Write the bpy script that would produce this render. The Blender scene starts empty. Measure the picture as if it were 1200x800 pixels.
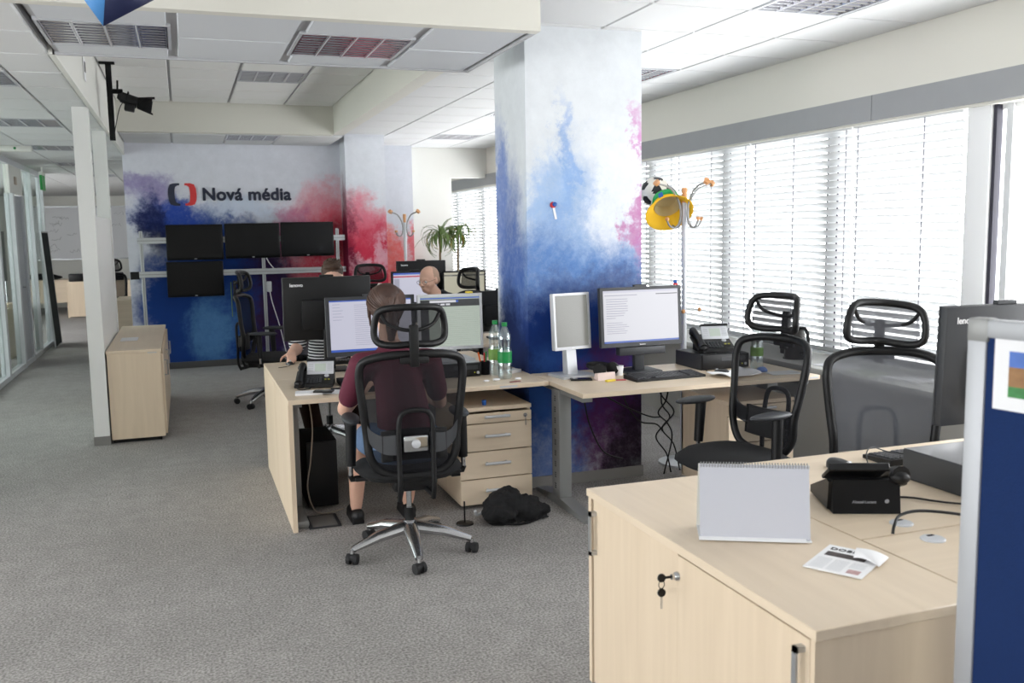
import bpy, bmesh, math, random
from mathutils import Matrix, Vector
random.seed(7)
SC = bpy.context.scene
COL = SC.collection
R = math.radians
PI = math.pi

# ------------------------------------------------------------------ camera
cam = bpy.data.objects.new('camera', bpy.data.cameras.new('camera'))
COL.objects.link(cam)
cam.data.sensor_width = 36.0
cam.data.lens = 32.4
cam.data.clip_start = 0.05
cam.data.clip_end = 200
_r = Vector((0.94193229, -0.33540793, -0.01628147))
_u = Vector((0.05511981, 0.10660252, 0.99277274))
_b = Vector((-0.3312482, -0.93602213, 0.11889998))
cam.matrix_world = Matrix(((_r.x, _u.x, _b.x, 0.0), (_r.y, _u.y, _b.y, 0.0), (_r.z, _u.z, _b.z, 1.63), (0, 0, 0, 1)))
cam.data.dof.use_dof = True
cam.data.dof.focus_distance = 5.2
cam.data.dof.aperture_fstop = 4.5
SC.camera = cam

# ------------------------------------------------------------------ world: overcast daylight
W = bpy.data.worlds.new('overcast_sky')
SC.world = W
W.use_nodes = True
bg = W.node_tree.nodes['Background']
bg.inputs[0].default_value = (0.97, 0.985, 1.0, 1)
bg.inputs[1].default_value = 6.0

def portal(loc, rot, sx, sy):
    d = bpy.data.lights.new('window_portal', 'AREA')
    d.shape = 'RECTANGLE'; d.size = sx; d.size_y = sy
    d.cycles.is_portal = True
    o = bpy.data.objects.new('window_portal', d)
    o.location = loc; o.rotation_euler = rot
    COL.objects.link(o)
portal((4.72, 6.5, 1.51), (0, R(90), 0), 1.66, 19.0)
portal((-5.3, 10.0, 1.55), (0, R(-90), 0), 1.8, 27.0)

VS = SC.view_settings
VS.view_transform = 'Standard'
VS.look = 'None'
VS.gamma = 1.0
VS.use_curve_mapping = False
VS.exposure = 0.74

# ------------------------------------------------------------------ materials
def lin(c):
    return tuple(((v / 12.92) if v <= 0.04045 else ((v + 0.055) / 1.055) ** 2.4) for v in (x / 255.0 for x in c))
MATS = {}
def mat(name, rgb=(128, 128, 128), rough=0.5, metal=0.0, emit=0.0, bump=None, vary=None, spec=0.5, trans=0.0, base=None):
    """principled material; bump=(scale, strength), vary=(scale, amount) procedural colour variation"""
    if name in MATS: return MATS[name]
    m = bpy.data.materials.new(name); m.use_nodes = True
    nt = m.node_tree; b = nt.nodes['Principled BSDF']
    c = lin(rgb)
    b.inputs['Base Color'].default_value = (*c, 1)
    if base: b.inputs['Base Color'].default_value = (*lin(base), 1)
    b.inputs['Roughness'].default_value = rough
    b.inputs['Metallic'].default_value = metal
    b.inputs['Specular IOR Level'].default_value = spec
    if emit:
        b.inputs['Emission Color'].default_value = (*c, 1)
        b.inputs['Emission Strength'].default_value = emit
    if trans:
        b.inputs['Transmission Weight'].default_value = trans
    if vary or bump:
        tc = nt.nodes.new('ShaderNodeTexCoord')
    if vary:
        n = nt.nodes.new('ShaderNodeTexNoise'); n.inputs['Scale'].default_value = vary[0]; n.inputs['Detail'].default_value = 6
        nt.links.new(tc.outputs['Object'], n.inputs['Vector'])
        mx = nt.nodes.new('ShaderNodeMix'); mx.data_type = 'RGBA'
        a = vary[1]
        mx.inputs[6].default_value = (*[min(1, v * (1 - a)) for v in c], 1)
        mx.inputs[7].default_value = (*[min(1, v * (1 + a)) for v in c], 1)
        nt.links.new(n.outputs['Fac'], mx.inputs[0]); nt.links.new(mx.outputs[2], b.inputs['Base Color'])
    if bump:
        n2 = nt.nodes.new('ShaderNodeTexNoise'); n2.inputs['Scale'].default_value = bump[0]; n2.inputs['Detail'].default_value = 4
        nt.links.new(tc.outputs['Object'], n2.inputs['Vector'])
        bp = nt.nodes.new('ShaderNodeBump'); bp.inputs['Strength'].default_value = bump[1]; bp.inputs['Distance'].default_value = 0.01
        nt.links.new(n2.outputs['Fac'], bp.inputs['Height']); nt.links.new(bp.outputs['Normal'], b.inputs['Normal'])
    MATS[name] = m
    return m

def mat_wood(name, rgb, axis=0):
    if name in MATS: return MATS[name]
    m = bpy.data.materials.new(name); m.use_nodes = True
    nt = m.node_tree; b = nt.nodes['Principled BSDF']; b.inputs['Roughness'].default_value = 0.42
    tc = nt.nodes.new('ShaderNodeTexCoord'); mp = nt.nodes.new('ShaderNodeMapping')
    sc = [22, 22, 22]; sc[axis] = 1.6
    mp.inputs['Scale'].default_value = sc
    n = nt.nodes.new('ShaderNodeTexNoise'); n.inputs['Scale'].default_value = 1.0; n.inputs['Detail'].default_value = 7; n.inputs['Distortion'].default_value = 0.6
    cr = nt.nodes.new('ShaderNodeValToRGB')
    c = lin(rgb)
    cr.color_ramp.elements[0].position = 0.3; cr.color_ramp.elements[0].color = (c[0] * .95, c[1] * .94, c[2] * .925, 1)
    cr.color_ramp.elements[1].position = 0.7; cr.color_ramp.elements[1].color = (c[0] * 1.03, c[1] * 1.03, c[2] * 1.03, 1)
    nt.links.new(tc.outputs['Object'], mp.inputs['Vector']); nt.links.new(mp.outputs['Vector'], n.inputs['Vector'])
    nt.links.new(n.outputs['Fac'], cr.inputs['Fac']); nt.links.new(cr.outputs['Color'], b.inputs['Base Color'])
    MATS[name] = m
    return m

def mat_mix(name, rgb, transp, rough=0.5, gloss=False, weave=None, tcol=(255, 255, 255)):
    """see-through film: transparent share + diffuse or glossy share"""
    if name in MATS: return MATS[name]
    m = bpy.data.materials.new(name); m.use_nodes = True
    nt = m.node_tree; nt.nodes.remove(nt.nodes['Principled BSDF'])
    out = nt.nodes['Material Output']
    t = nt.nodes.new('ShaderNodeBsdfTransparent'); t.inputs['Color'].default_value = (*lin(tcol), 1)
    s = nt.nodes.new('ShaderNodeBsdfGlossy' if gloss else 'ShaderNodeBsdfDiffuse')
    s.inputs['Color'].default_value = (*lin(rgb), 1); s.inputs['Roughness'].default_value = rough
    mx = nt.nodes.new('ShaderNodeMixShader'); mx.inputs[0].default_value = 1 - transp
    nt.links.new(t.outputs[0], mx.inputs[1]); nt.links.new(s.outputs[0], mx.inputs[2]); nt.links.new(mx.outputs[0], out.inputs['Surface'])
    if weave:
        tc = nt.nodes.new('ShaderNodeTexCoord'); w = nt.nodes.new('ShaderNodeTexWave')
        w.wave_type = 'BANDS'; w.bands_direction = 'Z'; w.inputs['Scale'].default_value = weave
        mr = nt.nodes.new('ShaderNodeMapRange'); mr.inputs[3].default_value = 1 - transp - .12; mr.inputs[4].default_value = 1 - transp + .12
        nt.links.new(tc.outputs['Object'], w.inputs['Vector']); nt.links.new(w.outputs['Fac'], mr.inputs[0]); nt.links.new(mr.outputs[0], mx.inputs[0])
    MATS[name] = m
    return m

def mat_slat(name):
    m = bpy.data.materials.new(name); m.use_nodes = True
    nt = m.node_tree; nt.nodes.remove(nt.nodes['Principled BSDF']); out = nt.nodes['Material Output']
    d = nt.nodes.new('ShaderNodeBsdfDiffuse'); d.inputs['Color'].default_value = (.62, .63, .635, 1)
    t = nt.nodes.new('ShaderNodeBsdfTranslucent'); t.inputs['Color'].default_value = (.8, .82, .83, 1)
    mx = nt.nodes.new('ShaderNodeMixShader'); mx.inputs[0].default_value = .05
    nt.links.new(d.outputs[0], mx.inputs[1]); nt.links.new(t.outputs[0], mx.inputs[2]); nt.links.new(mx.outputs[0], out.inputs['Surface'])
    MATS[name] = m
    return m

def mat_carpet():
    m = bpy.data.materials.new('carpet'); m.use_nodes = True
    nt = m.node_tree; b = nt.nodes['Principled BSDF']; b.inputs['Roughness'].default_value = 0.95; b.inputs['Specular IOR Level'].default_value = .1
    tc = nt.nodes.new('ShaderNodeTexCoord')
    n1 = nt.nodes.new('ShaderNodeTexNoise'); n1.inputs['Scale'].default_value = 95; n1.inputs['Detail'].default_value = 3
    n2 = nt.nodes.new('ShaderNodeTexNoise'); n2.inputs['Scale'].default_value = 1.1; n2.inputs['Detail'].default_value = 3
    n3 = nt.nodes.new('ShaderNodeTexNoise'); n3.inputs['Scale'].default_value = 9; n3.inputs['Detail'].default_value = 8
    for n in (n1, n2, n3): nt.links.new(tc.outputs['Object'], n.inputs['Vector'])
    cr = nt.nodes.new('ShaderNodeValToRGB')
    cr.color_ramp.elements[0].position = .34; cr.color_ramp.elements[0].color = (*lin((126, 123, 121)), 1)
    cr.color_ramp.elements[1].position = .66; cr.color_ramp.elements[1].color = (*lin((182, 179, 176)), 1)
    nt.links.new(n1.outputs['Fac'], cr.inputs['Fac'])
    a = nt.nodes.new('ShaderNodeMath'); a.operation = 'MULTIPLY'
    nt.links.new(n2.outputs['Fac'], a.inputs[0]); nt.links.new(n3.outputs['Fac'], a.inputs[1])
    mr = nt.nodes.new('ShaderNodeMapRange'); mr.inputs[1].default_value = .15; mr.inputs[2].default_value = .38; mr.inputs[3].default_value = .9; mr.inputs[4].default_value = 1.07
    nt.links.new(a.outputs[0], mr.inputs[0])
    mx = nt.nodes.new('ShaderNodeVectorMath'); mx.operation = 'SCALE'
    nt.links.new(cr.outputs['Color'], mx.inputs[0]); nt.links.new(mr.outputs[0], mx.inputs['Scale'])
    nt.links.new(mx.outputs['Vector'], b.inputs['Base Color'])
    bp = nt.nodes.new('ShaderNodeBump'); bp.inputs['Strength'].default_value = .2; bp.inputs['Distance'].default_value = .003
    nt.links.new(n1.outputs['Fac'], bp.inputs['Height']); nt.links.new(bp.outputs['Normal'], b.inputs['Normal'])
    return m

def mat_mural(name, base, y0, blobs, warp=0.35, sc=1.6):
    """printed ink-cloud mural; blobs: (u, z, ru, rz, rgb, softness, opacity) on the unrolled wall, u = x - (y - y0)"""
    m = bpy.data.materials.new(name); m.use_nodes = True
    nt = m.node_tree; L = nt.links.new; b = nt.nodes['Principled BSDF']; b.inputs['Roughness'].default_value = .7; b.inputs['Specular IOR Level'].default_value = .2
    tc = nt.nodes.new('ShaderNodeTexCoord'); sp = nt.nodes.new('ShaderNodeSeparateXYZ'); L(tc.outputs['Object'], sp.inputs[0])
    s1 = nt.nodes.new('ShaderNodeMath'); s1.operation = 'SUBTRACT'; L(sp.outputs[0], s1.inputs[0]); L(sp.outputs[1], s1.inputs[1])
    s2 = nt.nodes.new('ShaderNodeMath'); s2.operation = 'ADD'; L(s1.outputs[0], s2.inputs[0]); s2.inputs[1].default_value = y0
    cb = nt.nodes.new('ShaderNodeCombineXYZ'); L(s2.outputs[0], cb.inputs[0]); L(sp.outputs[2], cb.inputs[2])
    def noise(scale, detail, rough=.6, dist=0):
        n = nt.nodes.new('ShaderNodeTexNoise'); n.inputs['Scale'].default_value = scale; n.inputs['Detail'].default_value = detail
        n.inputs['Roughness'].default_value = rough; n.inputs['Distortion'].default_value = dist
        L(cb.outputs[0], n.inputs['Vector']); return n
    n1 = noise(sc, 10, .62, .4)
    vs = nt.nodes.new('ShaderNodeVectorMath'); vs.operation = 'SUBTRACT'; L(n1.outputs['Color'], vs.inputs[0]); vs.inputs[1].default_value = (.5, .5, .5)
    vm = nt.nodes.new('ShaderNodeVectorMath'); vm.operation = 'MULTIPLY'; L(vs.outputs[0], vm.inputs[0]); vm.inputs[1].default_value = (warp * 4, 0, warp * 4)
    va = nt.nodes.new('ShaderNodeVectorMath'); va.operation = 'ADD'; L(vm.outputs[0], va.inputs[0]); L(cb.outputs[0], va.inputs[1])
    n2 = noise(sc * 7, 8, .75); w2 = nt.nodes.new('ShaderNodeVectorMath'); w2.operation = 'MULTIPLY_ADD'; L(n2.outputs['Color'], w2.inputs[0]); w2.inputs[1].default_value = (.34, 0, .34); w2.inputs[2].default_value = (-.17, 0, -.17)
    vb = nt.nodes.new('ShaderNodeVectorMath'); vb.operation = 'ADD'; L(va.outputs[0], vb.inputs[0]); L(w2.outputs[0], vb.inputs[1])
    fl = nt.nodes.new('ShaderNodeVectorMath'); fl.operation = 'MULTIPLY'; L(vb.outputs[0], fl.inputs[0]); fl.inputs[1].default_value = (1, 0, 1)
    n4 = noise(16, 6, .8); spk = nt.nodes.new('ShaderNodeMapRange'); spk.inputs[1].default_value = .36; spk.inputs[2].default_value = .56; spk.inputs[3].default_value = .80; spk.inputs[4].default_value = 1
    L(n4.outputs['Fac'], spk.inputs[0])
    prev = None
    col0 = (*lin(base), 1)
    for k, (u, z, ru, rz, rgb, soft, op) in enumerate(blobs):
        a = nt.nodes.new('ShaderNodeVectorMath'); a.operation = 'SUBTRACT'; L(fl.outputs[0], a.inputs[0]); a.inputs[1].default_value = (u, 0, z)
        c = nt.nodes.new('ShaderNodeVectorMath'); c.operation = 'MULTIPLY'; L(a.outputs[0], c.inputs[0]); c.inputs[1].default_value = (1 / ru, 0, 1 / rz)
        ln = nt.nodes.new('ShaderNodeVectorMath'); ln.operation = 'LENGTH'; L(c.outputs[0], ln.inputs[0])
        mr = nt.nodes.new('ShaderNodeMapRange'); mr.interpolation_type = 'SMOOTHSTEP'
        mr.inputs[1].default_value = 1 - soft; mr.inputs[2].default_value = 1 + soft; mr.inputs[3].default_value = op; mr.inputs[4].default_value = 0
        L(ln.outputs['Value'], mr.inputs[0])
        mx = nt.nodes.new('ShaderNodeMix'); mx.data_type = 'RGBA'
        sk = nt.nodes.new('ShaderNodeMath'); sk.operation = 'MULTIPLY'; L(mr.outputs[0], sk.inputs[0])
        if op < .99: L(spk.outputs[0], sk.inputs[1])
        else: sk.inputs[1].default_value = 1
        L(sk.outputs[0], mx.inputs[0])
        if prev is None: mx.inputs[6].default_value = col0
        else: L(prev, mx.inputs[6])
        mx.inputs[7].default_value = (*lin(rgb), 1)
        prev = mx.outputs[2]
    n3 = noise(7, 9, .7)
    mr = nt.nodes.new('ShaderNodeMapRange'); mr.inputs[1].default_value = .3; mr.inputs[2].default_value = .7; mr.inputs[3].default_value = .93; mr.inputs[4].default_value = 1.05
    L(n3.outputs['Fac'], mr.inputs[0])
    sc_ = nt.nodes.new('ShaderNodeVectorMath'); sc_.operation = 'SCALE'; L(prev, sc_.inputs[0]); L(mr.outputs[0], sc_.inputs['Scale'])
    L(sc_.outputs['Vector'], b.inputs['Base Color'])
    return m

# ------------------------------------------------------------------ mesh builder
class MB:
    def __init__(s): s.v = []; s.f = []; s.mi = []; s.cur = 0
    def add(s, vs, fs, M=None):
        k = len(s.v)
        if M is not None: vs = [M @ Vector(v) for v in vs]
        s.v += [tuple(v) for v in vs]; s.f += [tuple(i + k for i in f) for f in fs]; s.mi += [s.cur] * len(fs)
        return s
    def box(s, a, b, M=None):
        x0, y0, z0 = a; x1, y1, z1 = b
        return s.add([(x0, y0, z0), (x1, y0, z0), (x1, y1, z0), (x0, y1, z0), (x0, y0, z1), (x1, y0, z1), (x1, y1, z1), (x0, y1, z1)],
                     [(0, 3, 2, 1), (4, 5, 6, 7), (0, 1, 5, 4), (1, 2, 6, 5), (2, 3, 7, 6), (3, 0, 4, 7)], M)
    def rbox(s, a, b, r=0.01, seg=2, M=None):
        bm = bmesh.new(); bmesh.ops.create_cube(bm, size=1)
        for v in bm.verts: v.co = Vector([(a[i] + b[i]) / 2 + v.co[i] * (b[i] - a[i]) for i in range(3)])
        r = min(r, *[abs(b[i] - a[i]) * .49 for i in range(3)])
        bmesh.ops.bevel(bm, geom=bm.edges[:], offset=r, segments=seg, affect='EDGES', profile=.5)
        bm.verts.index_update()
        s.add([v.co.copy() for v in bm.verts], [[v.index for v in f.verts] for f in bm.faces], M); bm.free(); return s
    def quad(s, p): return s.add(p, [tuple(range(len(p)))])
    def cyl(s, p0, p1, r0, r1=None, n=12, M=None):
        return s.tube([p0, p1], [r0, r0 if r1 is None else r1], n, M=M)
    def tube(s, pts, r, n=8, closed=False, M=None, flat=1.0):
        pts = [Vector(p) for p in pts]; N = len(pts)
        rs = r if isinstance(r, (list, tuple)) else [r] * N
        T = []
        for i in range(N):
            if closed: d = pts[(i + 1) % N] - pts[i - 1]
            else: d = pts[min(i + 1, N - 1)] - pts[max(i - 1, 0)]
            T.append(d.normalized() if d.length > 1e-9 else Vector((0, 0, 1)))
        up = Vector((0, 0, 1)) if abs(T[0].z) < .9 else Vector((1, 0, 0))
        nrm = T[0].cross(up).normalized(); vs = []; fs = []
        for i in range(N):
            if i: 
                nrm = (nrm - T[i] * nrm.dot(T[i]))
                nrm = nrm.normalized() if nrm.length > 1e-6 else T[i].orthogonal().normalized()
            bn = T[i].cross(nrm)
            for k in range(n):
                a = 2 * PI * k / n
                vs.append(pts[i] + nrm * (math.cos(a) * rs[i]) + bn * (math.sin(a) * rs[i] * flat))
        for i in range(N if closed else N - 1):
            j = (i + 1) % N
            for k in range(n):
                k2 = (k + 1) % n
                fs.append((i * n + k, i * n + k2, j * n + k2, j * n + k))
        if not closed:
            fs.append(tuple(reversed(range(n)))); fs.append(tuple((N - 1) * n + k for k in range(n)))
        return s.add(vs, fs, M)
    def ball(s, c, r, n=14, M=None):
        r = r if isinstance(r, (list, tuple)) else (r, r, r)
        prof = [(math.sin(PI * i / (n // 2 + 1)), -math.cos(PI * i / (n // 2 + 1))) for i in range(n // 2 + 2)]
        T = Matrix.Translation(c) @ Matrix.Diagonal((*r, 1))
        if M is not None: T = M @ T
        return s.lathe(prof, n, T)
    def lathe(s, prof, n=20, M=None, caps=True):
        vs = []; fs = []; idx = []
        for (r, z) in prof:
            if r < 1e-6: idx.append([len(vs)]); vs.append((0, 0, z))
            else:
                idx.append(list(range(len(vs), len(vs) + n)))
                vs += [(r * math.cos(2 * PI * k / n), r * math.sin(2 * PI * k / n), z) for k in range(n)]
        for a, b in zip(idx, idx[1:]):
            for k in range(n):
                k2 = (k + 1) % n
                if len(a) == 1 and len(b) == 1: continue
                if len(a) == 1: fs.append((a[0], b[k2], b[k]))
                elif len(b) == 1: fs.append((a[k], a[k2], b[0]))
                else: fs.append((a[k], a[k2], b[k2], b[k]))
        if caps and len(idx[0]) > 1: fs.append(tuple(reversed(idx[0])))
        if caps and len(idx[-1]) > 1: fs.append(tuple(idx[-1]))
        return s.add(vs, fs, M)
    def prism(s, poly, axis, a, b, M=None):
        """2-D polygon extruded along axis from a to b; polygon axes are the other two in order"""
        def p3(p, t):
            if axis == 0: return (t, p[0], p[1])
            if axis == 1: return (p[0], t, p[1])
            return (p[0], p[1], t)
        n = len(poly)
        vs = [p3(p, a) for p in poly] + [p3(p, b) for p in poly]
        fs = [tuple(reversed(range(n))), tuple(range(n, 2 * n))] + [(i, (i + 1) % n, n + (i + 1) % n, n + i) for i in range(n)]
        return s.add(vs, fs, M)
    def grid(s, fn, nu, nv, M=None):
        vs = [fn(i / nu, j / nv) for j in range(nv + 1) for i in range(nu + 1)]
        fs = [(j * (nu + 1) + i, j * (nu + 1) + i + 1, (j + 1) * (nu + 1) + i + 1, (j + 1) * (nu + 1) + i) for j in range(nv) for i in range(nu)]
        return s.add(vs, fs, M)
    def mesh(s, name, mats):
        me = bpy.data.meshes.new(name); me.from_pydata(s.v, [], s.f)
        mats = mats if isinstance(mats, (list, tuple)) else [mats]
        for m in mats: me.materials.append(m)
        me.polygons.foreach_set('material_index', s.mi)
        bm = bmesh.new(); bm.from_mesh(me); bmesh.ops.recalc_face_normals(bm, faces=bm.faces); bm.to_mesh(me); bm.free()
        me.polygons.foreach_set('use_smooth', [True] * len(me.polygons))
        me.set_sharp_from_angle(angle=R(38)); me.update()
        return me
    def build(s, name, mats, parent=None, solid=0, remesh=0, sub=0, smooth=0, **k):
        o = obj(name, s.mesh(name, mats), parent)
        if remesh:
            md = o.modifiers.new('remesh', 'REMESH'); md.mode = 'VOXEL'; md.voxel_size = remesh; md.use_smooth_shade = True
        if smooth:
            md = o.modifiers.new('smooth', 'SMOOTH'); md.factor = .5; md.iterations = smooth
        if solid:
            md = o.modifiers.new('solid', 'SOLIDIFY'); md.thickness = solid; md.offset = 0
        if sub:
            md = o.modifiers.new('sub', 'SUBSURF'); md.levels = sub; md.render_levels = sub
        if k: tag(o, **k)
        return o

def obj(name, me, parent=None):
    o = bpy.data.objects.new(name, me); COL.objects.link(o)
    if parent is not None: o.parent = parent
    return o
def tag(o, label=None, cat=None, group=None, kind=None):
    if label: o['label'] = label
    if cat: o['category'] = cat
    if group: o['group'] = group
    if kind: o['kind'] = kind
    return o
def thing(name, label, cat, loc=(0, 0, 0), rz=0.0, group=None):
    o = obj(name, None); o.empty_display_size = .05
    o.location = loc; o.rotation_euler = (0, 0, rz)
    return tag(o, label, cat, group)
def copy_tree(o, parent=None):
    c = o.copy(); COL.objects.link(c); c.parent = parent
    for ch in list(o.children): copy_tree(ch, c)
    return c
def dup(o, loc, rz, label=None):
    c = copy_tree(o); c.location = loc; c.rotation_euler = (0, 0, rz)
    if label: c['label'] = label
    return c
def text(name, body, size, loc, rot, m, parent=None, bold=0.0, align='LEFT', spacing=1.0, ext=.0006, fat=0.0):
    cu = bpy.data.curves.new(name, 'FONT'); cu.body = body; cu.size = size; cu.extrude = ext; cu.offset = bold; cu.align_x = align; cu.space_character = spacing
    t = bpy.data.objects.new(name, cu); COL.objects.link(t)
    dg = bpy.context.evaluated_depsgraph_get()
    me = bpy.data.meshes.new_from_object(t.evaluated_get(dg)); bpy.data.objects.remove(t)
    if fat:
        bm = bmesh.new()
        for k in range(8):
            n0 = len(bm.verts); bm.from_mesh(me); bm.verts.ensure_lookup_table()
            for v in bm.verts[n0:]: v.co += Vector((fat * math.cos(k * PI / 4), fat * math.sin(k * PI / 4), k * .0004))
        bm.to_mesh(me); bm.free()
    me.materials.clear(); me.materials.append(m)
    o = obj(name, me, parent); o.location = loc; o.rotation_euler = rot
    return o
def smooth_pts(pts, n=4, closed=False):
    """Catmull-Rom through points"""
    P = [Vector(p) for p in pts]; N = len(P); out = []
    for i in range(N if closed else N - 1):
        p1, p2 = P[i], P[(i + 1) % N]
        p0 = P[i - 1] if (closed or i > 0) else p1
        p3 = P[(i + 2) % N] if (closed or i + 2 < N) else p2
        for k in range(n):
            t = k / n
            out.append(.5 * ((2 * p1) + (p2 - p0) * t + (2 * p0 - 5 * p1 + 4 * p2 - p3) * t * t + (3 * p1 - p0 - 3 * p2 + p3) * t ** 3))
    if not closed: out.append(P[-1])
    return out
def RZ(a): return Matrix.Rotation(a, 4, 'Z')
def RX(a): return Matrix.Rotation(a, 4, 'X')
def RY(a): return Matrix.Rotation(a, 4, 'Y')
def TR(*p): return Matrix.Translation(p)

# shared materials
WHITE = mat('white_paint', (226, 226, 220), .75, bump=(60, .03))
CREAM = mat('cream_paint', (217, 215, 206), .75, bump=(60, .03))
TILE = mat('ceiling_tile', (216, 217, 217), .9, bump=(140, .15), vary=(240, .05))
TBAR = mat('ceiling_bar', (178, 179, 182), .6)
TILE_SHADED = mat('soffit_tile_shaded', (204, 207, 211), .9, bump=(140, .15), vary=(240, .05))  # tile greyed so the soffit's shade sits in its colour
TILE_LIT = mat('recess_tile_lit', (242, 242, 239), .9, bump=(140, .15), vary=(240, .04))  # tile whitened so the recess's brighter light sits in its colour
GREYW = mat('grey_pelmet', (150, 152, 154), .6, vary=(6, .05))
WOOD = mat_wood('maple_laminate', (224, 206, 182), 0)
WOODV = mat_wood('maple_laminate_upright', (222, 203, 178), 2)
WOODY = mat_wood('maple_laminate_deep', (224, 206, 182), 1)
BLACK = mat('black_plastic', (16, 16, 18), .45, spec=.35)
BLACKM = mat('matt_black', (15, 15, 17), .8, spec=.3)
DGREY = mat('dark_grey_plastic', (48, 50, 54), .5)
CHROME = mat('chrome', (205, 207, 210), .12, 1.0)
ALU = mat('brushed_aluminium', (188, 191, 194), .38, .85)
STEEL = mat('grey_steel_paint', (142, 143, 142), .45, .3)
SILVER = mat('silver_plastic', (196, 198, 202), .4, .2)
PAPER = mat('paper', (236, 236, 238), .8)
INK = mat('ink', (40, 40, 44), .7)
GREYTXT = mat('grey_print', (150, 152, 158), .8)
RUBBER = mat('rubber', (30, 30, 32), .7)
GLASS = mat_mix('partition_glass', (235, 240, 240), .9, .0, True, tcol=(236, 241, 239))
PET = mat_mix('clear_bottle_plastic', (225, 238, 240), .72, .08, True)
MESH = mat_mix('chair_mesh', (44, 44, 47), .22)
MESH_LIT = mat_mix('chair_mesh_lit', (104, 106, 112), .2)  # same mesh as the other chairs, room light painted in as a paler tone
FABRIC = mat('black_seat_fabric', (26, 26, 28), .95, bump=(300, .3))
SKIN = mat('skin', (216, 172, 150), .55, vary=(30, .06))
GREEN = mat('green_plastic', (20, 140, 70), .4)
ORANGE = mat('orange_plastic', (240, 110, 30), .4)
BLUE = mat('blue_plastic', (30, 90, 170), .4)
RED = mat('red_plastic', (200, 40, 45), .45)
KNOBW = mat('beech_knob', (206, 150, 100), .45)
# ================================================================== SETTING
def struct(name, mb, m, parent=None, label=None):
    return mb.build(name, m, parent, label=label, kind=None if parent else 'structure')

struct('floor', MB().box((-5.3, -3.7, -.1), (4.6, 24.2, 0)), mat_carpet(), label='grey speckled office carpet')

# --- right window wall
wr = MB()
wr.box((4.363, -3.7, 2.30), (4.62, 16.3, 3.3)).box((4.363, -3.7, 0), (4.62, 16.3, .66))
wr.box((4.363, 16.1, 0), (4.62, 24.2, 3.3))
wall_r = struct('wall_right', wr, CREAM, label='cream wall above and below the ribbon window')
MB().box((4.343, -3.7, 2.317), (4.5, 5.07, 2.482)).build('pelmet', GREYW, wall_r)
MB().box((4.343, 5.075, 2.317), (4.5, 16.1, 2.482)).build('pelmet', GREYW, wall_r)
struct('trim_1', MB().rbox((3.93, -3.7, .652), (4.5, 16.1, .69), .006), mat('sill_white', (206, 206, 202), .5), label='white window sill running under the blinds')
struct('wall_sill', MB().box((4.0, -3.7, 0), (4.363, 16.1, .652)), mat('sill_wall_grey', (176, 174, 168), .8), label='grey lower wall under the window sill')

# windows: frames and panes
FR = mat('white_window_frame', (232, 233, 234), .4)
GASK = mat('window_gasket', (40, 38, 52), .6)
WGL = mat_mix('window_glass', (250, 250, 250), .95, .0, True)
ys = [-3.0, -1.62, -.24, 1.14, 2.62, 4.225, 5.56, 6.94, 8.28, 9.66, 11.04, 12.42, 13.8, 15.2, 16.1]
for i in range(len(ys) - 1):
    a, b = ys[i], ys[i + 1]
    f = MB()
    wl = .05
    f.box((4.44, a, .69), (4.52, a + wl, 2.317)).box((4.44, b - wl, .69), (4.52, b, 2.317))
    f.box((4.44, a, .69), (4.52, b, .74)).box((4.44, a, 2.27), (4.52, b, 2.317))
    w = struct('window_%d' % (i + 1), f, FR, label='white framed office window')
    MB().box((4.475, a + wl, .74), (4.481, b - wl, 2.27)).build('pane', WGL, w)
    g = MB().box((4.435, a + wl, .74), (4.445, a + wl + .012, 2.27)).box((4.435, b - wl - .012, .74), (4.445, b - wl, 2.27))
    g.build('gasket', GASK, w)
tr2 = struct('trim_2', MB().rbox((4.385, 4.14, .69), (4.44, 4.31, 2.317), .008), FR, label='white window post at the end of the blinds')

MB().box((4.40, 4.112, .74), (4.445, 4.135, 2.30)).build('gasket', GASK, tr2)
MB().box((4.42, 4.02, .74), (4.445, 4.065, 2.30)).build('sash_profile', mat('sash_grey', (206, 208, 210), .4), tr2)

# --- column with the blue ink mural
MUR1 = mat_mural('column_mural', (217, 221, 225), 5.37, [
    (2.34, 1.62, .34, .42, (140, 172, 214), .6, .8), (2.27, 2.0, .06, .34, (120, 158, 212), .7, .75), (2.17, 1.85, .10, .2, (150, 180, 220), .6, .7), (2.62, 1.85, .16, .36, (228, 231, 238), .5, .85),
    (2.4, 1.28, .75, .30, (84, 126, 188), .5, .9), (2.55, 1.24, .34, .15, (72, 80, 122), .6, .75), (2.3, .78, .85, .42, (26, 58, 130), .3, 1),
    (2.1, .30, .3, .5, (40, 82, 152), .4, .9), (2.58, .42, .28, .48, (78, 26, 80), .4, .95), (2.74, .22, .2, .42, (26, 18, 30), .4, .9),
    (2.82, 1.85, .08, .42, (186, 92, 160), .5, .8), (2.80, 2.12, .05, .2, (206, 140, 196), .5, .7),
    (1.75, 1.35, .22, .6, (60, 96, 168), .5, .9), (1.5, 1.8, .14, .5, (74, 110, 186), .5, .8), (1.7, .65, .34, .55, (22, 42, 96), .35, 1)], warp=.16, sc=2.2)
struct('wall_column', MB().box((2.01, 5.37, 0.07), (2.80, 5.95, 2.87)), MUR1, label='white pillar printed with blue and purple ink clouds')
struct('baseboard_column', MB().box((2.0, 5.36, 0), (2.81, 5.96, .07)), mat('grey_base', (130, 128, 126), .8), label='grey skirting round the pillar')

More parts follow.
